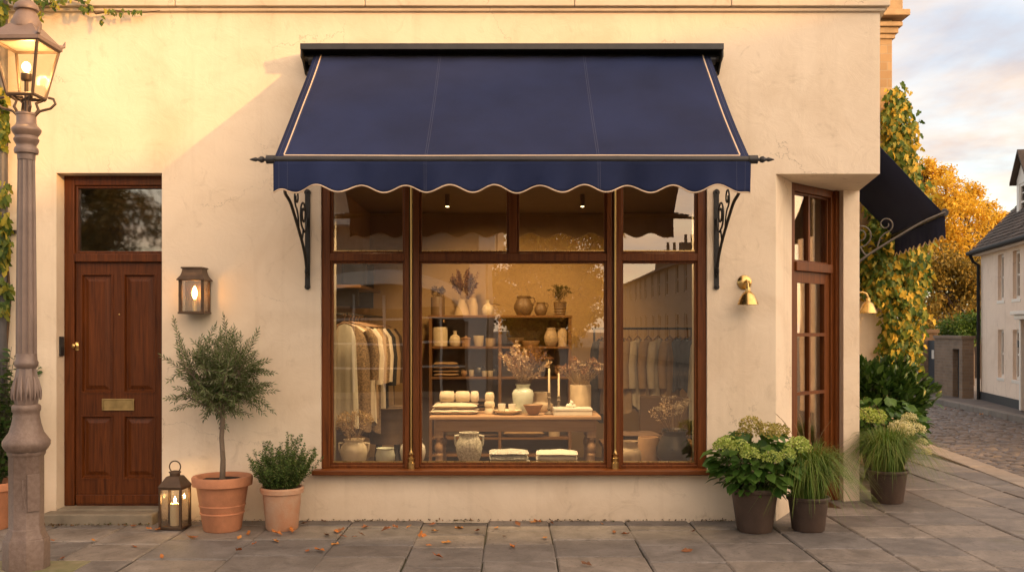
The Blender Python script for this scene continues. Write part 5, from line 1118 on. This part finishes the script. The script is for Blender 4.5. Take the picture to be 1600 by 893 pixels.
# --- table
TT = .770; tbx0, tbx1, ty0, ty1 = -.765, .825, .98, 1.62
tb_ = thing('display_table', 'long pale wooden farmhouse table with turned legs behind the shop window', 'table', ((tbx0+tbx1)/2, (ty0+ty1)/2, 0))
hw, hd = (tbx1-tbx0)/2, (ty1-ty0)/2
MB().box(-hw, hw, -hd, hd, TT-.032, TT).build('tabletop', m_pine, tb_, bevel=.006)
MB().box(-hw+.06, hw-.06, -hd+.04, -hd+.065, TT-.145, TT-.033).box(-hw+.06, hw-.06, hd-.065, hd-.04, TT-.145, TT-.033).box(-hw+.04, -hw+.065, -hd+.066, hd-.066, TT-.145, TT-.033).box(hw-.065, hw-.04, -hd+.066, hd-.066, TT-.145, TT-.033).build('apron', m_pine, tb_, bevel=.003)
lg = MB().box(-.042, .042, -.042, .042, TT-.20, TT-.034).lathe([(.036,TT-.201),(.040,TT-.215),(.026,TT-.235),(.030,TT-.25),(.042,TT-.275),(.044,TT-.31),(.030,TT-.345),(.038,TT-.355),(.038,TT-.375),(.032,TT-.39),(.040,TT-.44),(.038,.12),(.028,.06),(.034,.03),(.026,0)][::-1], 20)
for k, (a, b) in enumerate(((-1,-1),(1,-1),(1,1),(-1,1))):
    l_ = MB(); l_.v, l_.f, l_.smooth = list(lg.v), list(lg.f), list(lg.smooth); l_.build('leg', m_pinev, tb_, loc=(a*(hw-.085), b*(hd-.085), 0))
tab = lambda x, D: pl(x, TT+.001, D)
def cushion(name, label, p, w, d, h, mat, cat='cushion', rot=0.):
    n = 14; top = []
    for j in range(n+1):
        for i in range(n+1):
            a, b = i/n*2-1, j/n*2-1; k = (1-a**4)*(1-b**4); e = max(0, k)**.45
            top.append((a*w/2*(1-.06*(1-abs(b))), b*d/2*(1-.06*(1-abs(a))), h*.5*e+.003*math.sin(a*9+b*5)))
    fs = [(j*(n+1)+i, j*(n+1)+i+1, (j+1)*(n+1)+i+1, (j+1)*(n+1)+i) for j in range(n) for i in range(n)]
    mb = MB().add([(q[0], q[1], h*.5+q[2]) for q in top], fs, True).add([(q[0], q[1], h*.5-q[2]) for q in top], [f[::-1] for f in fs], True)
    o = mb.build(name, mat, loc=p, sharp=80); o.rotation_euler[2] = rot; return tag(o, label, cat)
cushion('linen_cushion', 'flat oatmeal linen cushion lowest in the pile at the table\'s left end', tab(711, 9.3), .46, .36, .055, f_oat)
cushion('ribbed_cushion', 'second oatmeal cushion lying between the flat cushion and the rolled blanket', tab(712, 9.3)+Vector((0,0,.050)), .43, .34, .055, f_oat)
rb_ = MB()
for k, (x0_, x1_) in enumerate(((-.19, -.045), (-.04, .10), (.105, .185))): rb_.tube([(x0_, 0, .055), (x0_+.012, 0, .055), ((x0_+x1_)/2, 0, .056), (x1_-.012, 0, .055), (x1_, 0, .055)], [.030, .052, .055, .052, .030], 18)
tag(rb_.build('rolled_blanket', f_oat, loc=tab(718, 9.3)+Vector((0,0,.104)), sharp=80), 'rolled oatmeal blanket tied in sections on top of the cushions', 'blanket')
put('cup_tower', 'tower of pale waisted stacked cups on the table', 'stacked cups', tab(765, 9.25), [(0,0),(.23,0),(.25,.05),(.22,.2),(.20,.29),(.24,.36),(.24,.5),(.19,.60),(.21,.68),(.22,.85),(.18,.97),(.15,1.0),(0,.99)], .205, g_cream)
put('serving_plate', 'shallow cream plate carrying two white cups', 'plate', tab(793, 9.2), [(0,0),(.6,0),(.95,.22),(1.,.30),(.9,.22),(0,.08)], .135, g_cream)
put('white_cup', 'white beaker on the left of the cream plate', 'cup', tab(784, 9.22)+Vector((0,0,.02)), [(a*.95, b) for a, b in P_cup], .078, g_white, 'white beakers on the plate')
put('white_cup', 'white beaker on the right of the cream plate', 'cup', tab(800, 9.2)+Vector((0,0,.02)), [(a*.95, b) for a, b in P_cup], .076, g_white, 'white beakers on the plate')
put('shouldered_vase', 'pale celadon shouldered vase of pampas grass in the middle of the table', 'vase', tab(817, 9.35), [(0,0),(.26,0),(.30,.1),(.36,.45),(.38,.68),(.33,.80),(.235,.85),(.225,.93),(.28,1.0),(.24,1.0),(.20,.85),(0,.8)], .275, g_celadon)
dried('pampas_bouquet', 'big fan of pampas grass and rusty flowers in the celadon vase', tab(817, 9.35)+Vector((0,0,.25)), 44, .27, .44, [('plume', d_pam), ('plume', d_pam), ('sprig', d_rust), ('sprig', d_rust), ('umbel', d_rust)])
put('wooden_bowl', 'small shallow wooden bowl in front of the celadon vase', 'bowl', tab(833, 9.12), [(a, b) for a, b in P_wide], .095, g_wood)
b_ = put('stacked_jar', 'wide beige lidded jar behind the candlesticks', 'jar', tab(846, 9.5), [(0,0),(.5,0),(.62,.2),(.60,.38),(.45,.50),(.42,.52),(.43,.98),(.40,1.0),(0,1.0)], .19, g_beige)
def candlestick(x, D, h, ch, label):
    t = thing('candlestick', label, 'candlestick', tab(x, D), 0, 'candlesticks on the table')
    MB().lathe([(0,0),(.045,0),(.046,.008),(.020,.02),(.012,.035),(.020,.05),(.012,.065),(.014,h*.7),(.022,h*.76),(.013,h*.82),(.017,h*.9),(.019,h),(.008,h),(0,h-.01)], 20).build('stem', G('grey_turned_wood', (.16, .12, .08), .7), t)
    return tag(MB().lathe([(0,0),(.0105,0),(.0098,ch*.96),(.004,ch),(.0,ch)], 14).tube([(0,0,ch),(.001,0,ch+.012)], .001, 4).build('taper_candle', M('ivory_wax', (.75, .62, .42), .5, 0, .05), loc=tab(x, D)+Vector((0,0,h))), label.replace('turned candlestick', 'ivory taper candle in the candlestick').replace(' holding a candle', ''), 'candle')
candlestick(858, 9.2, .205, .23, 'slimmer taller turned candlestick holding a candle, nearer the celadon vase')
candlestick(873, 9.3, .165, .22, 'stouter shorter turned candlestick holding a candle, nearer the white box')
bx = thing('white_box', 'low white lidded box at the right end of the table', 'box', tab(894, 9.15), .02)
MB().box(-.178, .178, -.11, .11, 0, .042).build('tray', g_white, bx, bevel=.003); MB().box(-.181, .181, -.113, .113, .043, .068).build('lid', g_white, bx, bevel=.004)
mb = MB()
for k, (a, c, e, r) in enumerate(((0,0,.02,.026),(.03,.005,.014,.020),(-.028,.0,.015,.020),(.008,-.01,.045,.016),(0.0,.01,.058,.010))): mb.ball((a, c, e), r, 12)
tag(mb.build('ceramic_knot', g_white, loc=tab(892, 9.15)+Vector((0,0,.069))), 'small white ceramic ornament sitting on the white box', 'ornament')
put('straight_vase', 'straight grey beige vase of brown dried flowers at the table\'s right end', 'vase', tab(907, 9.4), P_cyl, .268, g_beige)
dried('brown_bouquet', 'wide bunch of brown dried flowers in the straight vase', tab(907, 9.4)+Vector((0,0,.24)), 44, .25, .30, [('ball', d_rust), ('umbel', d_rust), ('sprig', d_dark), ('umbel', d_pam)])
# --- shelf unit
SD = 11.3; sxl, sxr = (670-800)/F*SD, (893-800)/F*SD; sy0, sy1 = SD-8, SD-8+.36; SZ = [zat(y, SD) for y in (492, 541, 588.5, 637, 683)]; ST = SZ[0]
shf = thing('shelf_unit', 'tall open wooden shelf unit full of pottery against the back wall', 'shelves', (0, 0, 0))
mb = MB(); xm = (781-800)/F*SD
for xx in (sxl+.018, xm, sxr-.018): mb.box(xx-.018, xx+.018, sy0, sy1, 0, ST-.0301)
mb.build('upright', m_oakv, shf, bevel=.003)
MB().box(sxl-.01, sxr+.01, sy0-.01, sy1, ST-.03, ST).build('top_board', m_oak, shf, bevel=.004)
for z in SZ[1:]+[.12]:
    for a, c in ((sxl+.0365, xm-.0185), (xm+.0185, sxr-.0365)): MB().box(a, c, sy0+.005, sy1-.015, z-.026, z).build('shelf', m_oak, shf, bevel=.003)
MB().box(sxl+.036, sxr-.036, sy1-.012, sy1-.002, .1, ST-.031).build('back_panel', M('shelf_back', (.24, .18, .12), .85, 0, .1), shf)
sh = lambda x, r, d=.14: pl(x, SZ[r]+.001, SD+d)
k_ = SD/F
def jug(label, x, r, h, mat, w=1., cat='jug'):
    o = put('jug', label, cat, sh(x, r), [(a*w, b) for a, b in P_jug], h, mat); MB().tube([(.33*h*w, 0, .92*h), (.52*h*w, 0, .93*h), (.60*h*w, 0, .75*h), (.47*h*w, 0, .5*h)], .045*h, 8).build('handle', mat, o); return o
put('tall_jar', 'brown cylindrical jar of dried flowers at the left end of the shelf top', 'jar', sh(684, 0), P_cyl, .215, g_brown)
dried('small_dried_bunch', 'small dark dried bunch in the brown cylindrical jar', sh(684, 0)+Vector((0,0,.2)), 12, .07, .14, [('ball', d_dark), ('sprig', d_dark)])
put('cone_vase', 'pale conical vase of tall dark dried flowers on the shelf top', 'vase', sh(722, 0), [(0,0),(.48,0),(.42,.3),(.22,.85),(.24,1.),(.18,1.),(0,.8)], .19, g_beige)
dried('tall_dried_bunch', 'tall reddish brown dried bunch on the shelf top', sh(726, 0)+Vector((0,0,.16)), 34, .16, .40, [('sprig', d_rust), ('sprig', d_dark), ('plume', d_rust)])
put('slim_bottle', 'slim pale bottle beside the conical vase on the shelf top', 'bottle', sh(740, 0), [(0,0),(.25,0),(.26,.6),(.18,.8),(.16,1.),(.1,1.),(0,.9)], .20, g_beige)
o = put('spouted_pourer', 'small rounded cream pourer with a long thin spout on the shelf top', 'pourer', sh(762, 0), P_bot, .18, g_cream); MB().tube([(.03,0,.13),(.08,0,.135),(.15,0,.118)], [.012,.009,.006], 8).build('spout', g_brown, o)
jug('large round brown jug on the shelf top', 818, 0, .225, g_brown)
jug('small dark brown jug beside the large jug on the shelf top', 845, 0, .15, g_brown)
put('ribbed_planter', 'ribbed brown planter at the right end of the shelf top', 'planter', sh(875, 0), [(0,0),(.38,0),(.40,.1),(.44,.12),(.41,.2),(.46,.3),(.43,.4),(.48,.5),(.45,.6),(.50,.75),(.48,.85),(.52,1.),(.47,1.),(0,.8)], .155, g_brown)
dried('planter_greenery', 'dark leafy sprigs growing in the ribbed planter', sh(875, 0)+Vector((0,0,.14)), 26, .12, .24, [('sprig', d_green), ('umbel', d_green)])
put('tall_cylinder', 'tall cream cylinder vase at the left of the upper shelf', 'vase', sh(688, 1), P_cyl, .225, g_cream)
put('bottle_vase', 'cream bottle vase on the upper shelf beside the tall cylinder', 'vase', sh(711, 1), P_bot, .185, g_cream)
put('lidded_pot', 'small lidded clay pot on the upper shelf', 'pot', sh(728, 1), [(0,0),(.38,0),(.44,.7),(.5,.72),(.5,.8),(.12,.86),(.1,1.),(0,1.)], .125, g_terra)
put('tall_beaker', 'wide cream beaker on the upper shelf', 'cup', sh(748, 1), P_cup, .125, g_cream)
put('straight_bowl', 'straight sided beige bowl at the upper shelf\'s centre post', 'bowl', sh(767, 1), [(0,0),(.6,0),(.66,.1),(.68,1.),(.62,1.),(.6,.3),(0,.2)], .095, g_beige)
put('footed_bowl', 'beige footed bowl on the right half of the upper shelf', 'bowl', sh(806, 1), [(0,0),(.45,0),(.3,.3),(.9,.8),(1.,1.),(.92,1.),(0,.5)], .10, g_beige)
put('low_bowl', 'low wide clay dish right of the footed bowl', 'dish', sh(829, 1), [(0,0),(.7,0),(1.,.5),(1.,.6),(.9,.5),(0,.2)], .11, g_terra)
jug('tall beige jug on the right half of the upper shelf', 861, 1, .22, g_beige, .75)
put('tall_bottle', 'tall beige cylinder bottle at the right end of the upper shelf', 'bottle', sh(879, 1), [(0,0),(.26,0),(.27,.8),(.2,.9),(.2,1.),(.14,1.),(0,.9)], .215, g_beige)
folded('folded_cloths', 'pile of tan cloths folded at the left of the middle shelf', sh(697, 2), .30, .24, 4, f_tan, .0, .042)
put('small_cup', 'round small cup on the middle shelf beside the tan cloths', 'cup', sh(725, 2), P_bowl, .07, g_terra)
put('small_cup', 'second small cup on the middle shelf, flat rimmed', 'cup', sh(737, 2), P_cup, .073, g_cream)
jug('black teapot shaped jug at the back of the middle shelf', 748, 2, .12, g_dark)
put('small_cup', 'narrow cream cup left of the centre post on the middle shelf', 'cup', sh(757, 2, .06), P_cup, .066, g_cream)
put('small_cup', 'narrow cream cup touching the centre post on the middle shelf', 'cup', sh(766, 2, .05), P_cup, .068, g_cream)
put('dark_bottle', 'dark bottle at the centre post on the middle shelf', 'bottle', sh(773, 2, .2), P_bot, .13, g_dark)
put('dark_pot', 'dark round pot behind the candles on the middle shelf', 'pot', sh(848, 2), P_bowl, .12, g_dark)
put('clay_pot', 'clay pot at the right end of the middle shelf', 'pot', sh(876, 2), P_bowl, .13, g_terra)
folded('folded_blankets', 'dark folded blankets on the shelf behind the table top', sh(740, 3), .36, .24, 2, f_brown, .0, .05)
folded('dark_cloths', 'dark cloths on the lower shelf under the table', sh(752, 4), .42, .26, 2, f_brown, 0., .045)
cushion('shelf_cushion', 'lower tan cushion on the bottom shelf seen under the table', sh(818, 4), .48, .3, .09, f_tan)
cushion('shelf_cushion', 'upper tan cushion on the bottom shelf seen under the table', sh(820, 4)+Vector((0,0,.086)), .46, .3, .09, f_tan)
put('storage_jar', 'grey jar on the lower shelf beside the tan cushions', 'jar', sh(866, 4), P_cyl, .18, g_beige)
# --- clothes
def garment(label, loc, rot, w, length, mat, sleeve=.45, flare=1.15, cat='garment', group=None, name='hanging_garment'):
    t = thing(name, label, cat, loc, rot, group)
    n, m = 40, 18; vs = []
    for j in range(m+1):
        k = j/m; z = -.03-(length-.03)*k
        if k < .12: hw = .055+(w/2-.055)*(k/.12)**.75
        else: hw = w/2*(1+(flare-1)*(k-.12)/.88)
        th = (.03+.05*min(1, k/.3))*(1+.25*k)
        ph = len(label)*1.7
        for i in range(n):
            a = 2*PI*i/n; fold = (.012*math.sin(a*5+ph)+.010*math.sin(a*9+ph*2))*min(1, k*1.6)
            vs.append((math.copysign(abs(math.cos(a))**.8, math.cos(a))*hw+fold*.4, math.sin(a)*th+fold, z-(.03*math.sin(a*3+ph) if j == m else 0)-(.02*(abs(math.cos(a))) if k < .12 else 0)))
    mb = MB().add(vs, [(j*n+i, (j+1)*n+i, (j+1)*n+(i+1) % n, j*n+(i+1) % n) for j in range(m) for i in range(n)], True)
    if sleeve:
        for s in (-1, 1):
            p0 = Vector((s*(w/2-.03), 0, -.09)); pts = [p0, p0+Vector((s*.05, 0, -.08)), p0+Vector((s*.075, .01, -sleeve*.5)), p0+Vector((s*.07, .0, -sleeve))]
            mb.tube(pts, [.045, .055, .050, .042], 12)
    mb.build('cloth', mat, t, sharp=80)
    MB().tube([(-w*.42, 0, -.055), (0, 0, -.012), (w*.42, 0, -.055)], .007, 6).tube([(0,0,-.012), (0,0,.02), (.012,0,.04), (0,0,.058), (-.014,0,.045)], .003, 6).build('hanger', g_wood, t); return t
RL = 1.71
rl = thing('left_clothes_rail', 'wall mounted clothes rail running back along the left wall', 'clothes rail', (-1.47, 1.1, RL))
MB().tube([(0, -.45, .0), (0, 1.9, .0)], .011, 8).build('bar', m_iron, rl)
for y in (-.35, .7, 1.75): MB().tube([(0, y, 0), (-.14, y, .0), (-.279, y, .02)], .008, 6).build('wall_arm', m_iron, rl)
gl = [(.55, .19, .92, f_cream, 'pale cream linen jacket, nearest on the left clothes rail', 0.0, 1.3), (.80, .36, .98, f_leop, 'brown speckled print dress behind the cream jacket', .45, 1.1), (.97, .40, .95, f_oat, 'oatmeal blouse third along the left clothes rail', .5, 1.1), (1.15, .42, .90, f_tan, 'tan jacket in the middle of the left clothes rail', .5, 1.0), (1.32, .42, 1.05, f_leop, 'dark patterned shirt behind the tan jacket', .5, 1.), (1.5, .44, .92, f_oat, 'beige coat towards the back of the left clothes rail', .5, 1.05), (1.72, .46, .98, f_black, 'black coat near the back of the left clothes rail', .55, 1.), (1.95, .48, 1.0, f_tan, 'long tan coat at the back of the left clothes rail', .55, 1.1), (2.2, .48, 1.2, f_brown, 'brown coat last on the left clothes rail', .55, 1.0)]
for y, w, l, m_, lab, sl, fl_ in gl: garment(lab, (-1.47, y, RL-.058), rng.normal(.12, .06), w, l, m_, sl, fl_, 'garment', 'clothes on the left rail')
ls = thing('wall_shelf', 'short wooden shelf on the left wall above the hanging clothes', 'shelf', (-1.745, 2.0, 2.0))
MB().box(0, .30, -.7, .7, -.03, 0).build('board', m_oak, ls, bevel=.004)
for y in (-.5, .5): MB().box(.0, .25, y-.012, y+.012, -.20, -.031).build('bracket', m_iron, ls)
bg = thing('black_bag', 'black bag standing on the wall shelf at the left', 'bag', (-1.58, 1.75, 2.001)); MB().box(-.12, .12, -.09, .09, 0, .24).build('body', f_black, bg, bevel=.03); MB().tube([(-.06,0,.23),(-.05,0,.33),(.05,0,.33),(.06,0,.23)], .008, 8).build('handle', f_black, bg)
put('black_hat_box', 'round dark hat box beside the black bag on the wall shelf', 'hat box', Vector((-1.57, 2.2, 2.001)), [(0,0),(.5,0),(.5,.8),(.53,.81),(.53,1.),(.5,1.02),(0,1.02)], .24, f_black)
bk = thing('wooden_tub', 'dark wooden tub on splayed legs at the left behind the urn', 'tub', (-1.22, 1.55, 0)); MB().lathe([(0,.46),(.17,.46),(.215,.80),(.225,.81),(.215,.815),(.19,.80),(.15,.5),(0,.5)], 28, cap=False).build('bowl', M('dark_tub_wood', (.12, .075, .04), .6, 0, .25, 10), bk)
for a in (.7, 2.3, 3.9, 5.5): MB().tube([(.12*math.cos(a), .12*math.sin(a), .47), (.19*math.cos(a), .19*math.sin(a), 0)], .016, 8).build('leg', f_black, bk)
RY = 3.0; RZ = zat(513, 11)
rr_ = thing('right_clothes_rail', 'dark freestanding clothes rail in the right half of the shop', 'clothes rail', (1.48, RY, 0)); MB().tube([(-.58, 0, RZ), (.58, 0, RZ)], .013, 10).build('bar', m_iron, rr_)
for s in (-.55, .55): MB().tube([(s, 0, 0), (s, 0, RZ)], .013, 10).tube([(s, -.25, .015), (s, .25, .015)], .013, 8).build('stand', m_iron, rr_)
gr = [(.02, f_black, .95, 'black coat, first from the left on the right clothes rail'), (.10, f_brown, .9, 'dark brown shirt second on the right clothes rail'), (.24, f_olive, .82, 'olive jacket left of the middle on the right clothes rail'), (.34, f_tan, .85, 'khaki shirt in the middle of the right clothes rail'), (.44, f_oat, .80, 'pale beige shirt on the right clothes rail'), (.56, f_tan, .86, 'light tan jacket right of the beige shirt'), (.67, f_oat, .92, 'long sand coloured coat on the right clothes rail'), (.80, f_tan, .78, 'ochre jacket beside the blue grey clothes')]
for k, (x, m_, l, lab) in enumerate(gr): garment(lab, (.98+x, RY, RZ-.072), rng.normal(1.15, .08), .40, l, m_, .5, 1.05, 'garment', 'clothes on the right rail')
for k, x in enumerate((.90, 1.0, 1.08)):
    garment(['blue grey trousers folded over a hanger, nearest the ochre jacket', 'blue grey trousers in the middle of three', 'blue grey trousers furthest right of three on the rail'][k], (.98+x, RY-.02, RZ-.072), .5+.1*k, .24, .62, f_navy, 0, 1.25, 'trousers', 'blue grey trousers', 'hanging_trousers')
garment('cream apron hanging at the right end of the right clothes rail', (2.10, RY-.25, RZ-.03), .1, .26, 1.0, f_cream, 0, 1.4, 'apron', None, 'hanging_apron')
ch = thing('low_chair', 'dark low chair under the right clothes rail', 'chair', (1.56, 2.2, 0), -.3)
MB().box(-.26, .26, -.26, .26, .38, .45).build('seat', f_brown, ch, bevel=.02); MB().box(-.26, .26, .20, .27, .451, .86).build('backrest', f_brown, ch, bevel=.02)
for a in (-1, 1):
    for b in (-1, 1): MB().box(a*.22-.02, a*.22+.02, b*.22-.02, b*.22+.02, 0, .379).build('leg', m_oakv, ch)
lt = thing('low_bench', 'dark low bench with folded cloth behind the jars at the right', 'bench', (1.30, 1.35, 0)); MB().box(-.45, .45, -.2, .2, .46, .50).build('seat', m_oak, lt, bevel=.004)
for a in (-1, 1): MB().box(a*.4-.02, a*.4+.02, -.18, .18, 0, .459).build('leg', m_oakv, lt)
folded('bench_cloth', 'dark folded cloth lying on the low bench', Vector((1.2, 1.35, .501)), .42, .3, 2, f_brown, .1, .045)
put('black_bowl', 'black bowl at the right end of the low bench', 'bowl', Vector((1.55, 1.3, .501)), P_wide, .12, g_dark)
# ceiling spots: the two the photo shows and unseen ones added to brighten the display and clothes
def spot(x, y, label, tx, ty, tz, e, vis=True):
    t = thing('ceiling_spotlight', label, 'spotlight', (x, y, 3.0), 0, 'cylinder spotlights on the shop ceiling')
    MB().lathe([(.024, -.001), (.024, -.115), (.021, -.126), (.0, -.126)][::-1], 18).build('housing', g_brown, t)
    MB().lathe([(.019, -.1265), (.016, -.131), (.008, -.134), (0, -.1345)], 16, cap=False).build('lens', emit('spot_lens', (1., .78, .42), 3.5) if 'spot_lens' not in bpy.data.materials else bpy.data.materials['spot_lens'], t)
    l = bpy.data.lights.new('spot_beam', 'SPOT'); l.energy = e; l.color = (1, .73, .43) if y < .9 else (1, .64, .30); l.spot_size = math.radians(95); l.spot_blend = .8; l.shadow_soft_size = .05
    o = bpy.data.objects.new('spot_beam', l); COL.objects.link(o); o.parent = t; o.location = (0, 0, -.16); o.rotation_euler = (Vector((tx, ty, tz))-Vector((x, y, 2.86))).to_track_quat('-Z', 'Y').to_euler()
A_ = at(699, 313, 10.3); B_ = at(910, 313, 10.3)
spot(A_.x, A_.y, 'black cylinder ceiling spot seen through the upper window, nearer the left mullion', -.3, 3.9, 1.2, 36)
spot(B_.x, B_.y, 'black cylinder ceiling spot seen through the upper window, nearer the right mullion', .4, 3.9, 1.2, 30)
hid = 'unseen ceiling spot added to brighten the shop display, hidden above the awning edge'
for x, y, tx, ty, tz, e in ((-.75, .6, -.4, 1.2, .7, 42), (.75, .6, .5, 1.2, .7, 42), (-1.1, .7, -1.4, 1.2, .9, 16), (1.35, .8, 1.45, 3.0, .9, 15), (0., .42, 0, .85, .55, 58), (1.3, .42, 1.3, .8, .4, 34), (-1.2, .42, -1.2, .8, .4, 34)): spot(x, y, hid, tx, ty, tz, e)
# ------------------------------------------------------------------ sun, sky, camera
SUN = Vector((1.45, -1.0, .33)).normalized(); el = math.asin(SUN.z); az = math.atan2(SUN.x, SUN.y)
l = bpy.data.lights.new('sun', 'SUN'); l.energy = 2.0; l.angle = math.radians(1.2); l.color = (.46, .21, .045)
so = bpy.data.objects.new('sun', l); COL.objects.link(so); so.rotation_euler = SUN.to_track_quat('Z', 'Y').to_euler(); so.location = (20, -20, 20)
w = bpy.data.worlds.new('World'); sc.world = w; w.use_nodes = True; nt = w.node_tree; nt.nodes.clear()
out = N(nt, 'ShaderNodeOutputWorld'); bg_ = N(nt, 'ShaderNodeBackground', Strength=.15)
sky = N(nt, 'ShaderNodeTexSky'); sky.sky_type = 'NISHITA'; sky.sun_disc = False; sky.sun_elevation = el; sky.sun_rotation = az; sky.air_density = 1.0; sky.dust_density = 1.5; sky.ozone_density = 1.0
tc = N(nt, 'ShaderNodeTexCoord'); sp_ = N(nt, 'ShaderNodeSeparateXYZ'); nt.links.new(tc.outputs['Generated'], sp_.inputs[0])
zc = N(nt, 'ShaderNodeMath', operation='MAXIMUM'); nt.links.new(sp_.outputs[2], zc.inputs[0]); zc.inputs[1].default_value = 0.
za = N(nt, 'ShaderNodeMath', operation='ADD'); nt.links.new(zc.outputs[0], za.inputs[0]); za.inputs[1].default_value = .16
dx = N(nt, 'ShaderNodeMath', operation='DIVIDE'); dy = N(nt, 'ShaderNodeMath', operation='DIVIDE')
nt.links.new(sp_.outputs[0], dx.inputs[0]); nt.links.new(za.outputs[0], dx.inputs[1]); nt.links.new(sp_.outputs[1], dy.inputs[0]); nt.links.new(za.outputs[0], dy.inputs[1])
cb = N(nt, 'ShaderNodeCombineXYZ'); nt.links.new(dx.outputs[0], cb.inputs[0]); nt.links.new(dy.outputs[0], cb.inputs[1]); cb.inputs[2].default_value = 3.7
n1 = N(nt, 'ShaderNodeTexNoise', Scale=.95, Detail=8., Roughness=.55, Distortion=.35); nt.links.new(cb.outputs[0], n1.inputs['Vector'])
rc = ramp(nt, [(.42, (.42,)*3), (.58, (.97,)*3)]); nt.links.new(n1.outputs[0], rc.inputs[0])
n2 = N(nt, 'ShaderNodeTexNoise', Scale=1.7, Detail=7., Roughness=.55); nt.links.new(cb.outputs[0], n2.inputs['Vector'])
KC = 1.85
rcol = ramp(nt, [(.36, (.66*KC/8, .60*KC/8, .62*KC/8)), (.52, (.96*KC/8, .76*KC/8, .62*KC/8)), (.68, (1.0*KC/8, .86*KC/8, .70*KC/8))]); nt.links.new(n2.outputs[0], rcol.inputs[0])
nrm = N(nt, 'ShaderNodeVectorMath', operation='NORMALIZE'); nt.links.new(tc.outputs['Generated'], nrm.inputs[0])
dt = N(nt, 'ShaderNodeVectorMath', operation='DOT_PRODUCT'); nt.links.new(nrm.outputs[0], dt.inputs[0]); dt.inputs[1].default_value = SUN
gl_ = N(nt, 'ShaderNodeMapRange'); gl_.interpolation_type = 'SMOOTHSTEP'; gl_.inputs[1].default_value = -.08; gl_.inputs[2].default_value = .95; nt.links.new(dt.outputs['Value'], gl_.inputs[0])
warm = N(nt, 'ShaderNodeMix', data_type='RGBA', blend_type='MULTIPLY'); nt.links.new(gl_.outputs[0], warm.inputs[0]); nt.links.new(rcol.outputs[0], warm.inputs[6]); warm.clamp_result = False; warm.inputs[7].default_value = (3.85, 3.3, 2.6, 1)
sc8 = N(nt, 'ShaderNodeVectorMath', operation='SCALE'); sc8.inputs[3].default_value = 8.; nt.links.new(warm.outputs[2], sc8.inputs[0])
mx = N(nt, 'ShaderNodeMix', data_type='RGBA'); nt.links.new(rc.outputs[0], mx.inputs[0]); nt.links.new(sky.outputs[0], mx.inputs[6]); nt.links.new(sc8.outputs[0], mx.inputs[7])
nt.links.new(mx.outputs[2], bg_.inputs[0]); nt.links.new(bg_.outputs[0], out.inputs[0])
cam = bpy.data.cameras.new('camera'); co = bpy.data.objects.new('camera', cam); COL.objects.link(co); sc.camera = co
co.location = (0, -CD, EYE); co.rotation_euler = (PI/2, 0, 0); cam.sensor_width = 36; cam.lens = 36*F/1600; cam.shift_y = (HY-446.5)/1600; cam.clip_end = 1000; cam.clip_start = .1
sc.view_settings.view_transform = 'Standard'; sc.view_settings.look = 'None'; sc.view_settings.gamma = 1; sc.view_settings.exposure = 1.95
sc.render.engine = 'CYCLES'; cy = sc.cycles; cy.use_denoising = True; cy.max_bounces = 8; cy.diffuse_bounces = 4; cy.glossy_bounces = 4; cy.transparent_max_bounces = 24; cy.transmission_bounces = 4; cy.sample_clamp_indirect = 6; cy.caustics_reflective = False; cy.caustics_refractive = False; cy.blur_glossy = .5
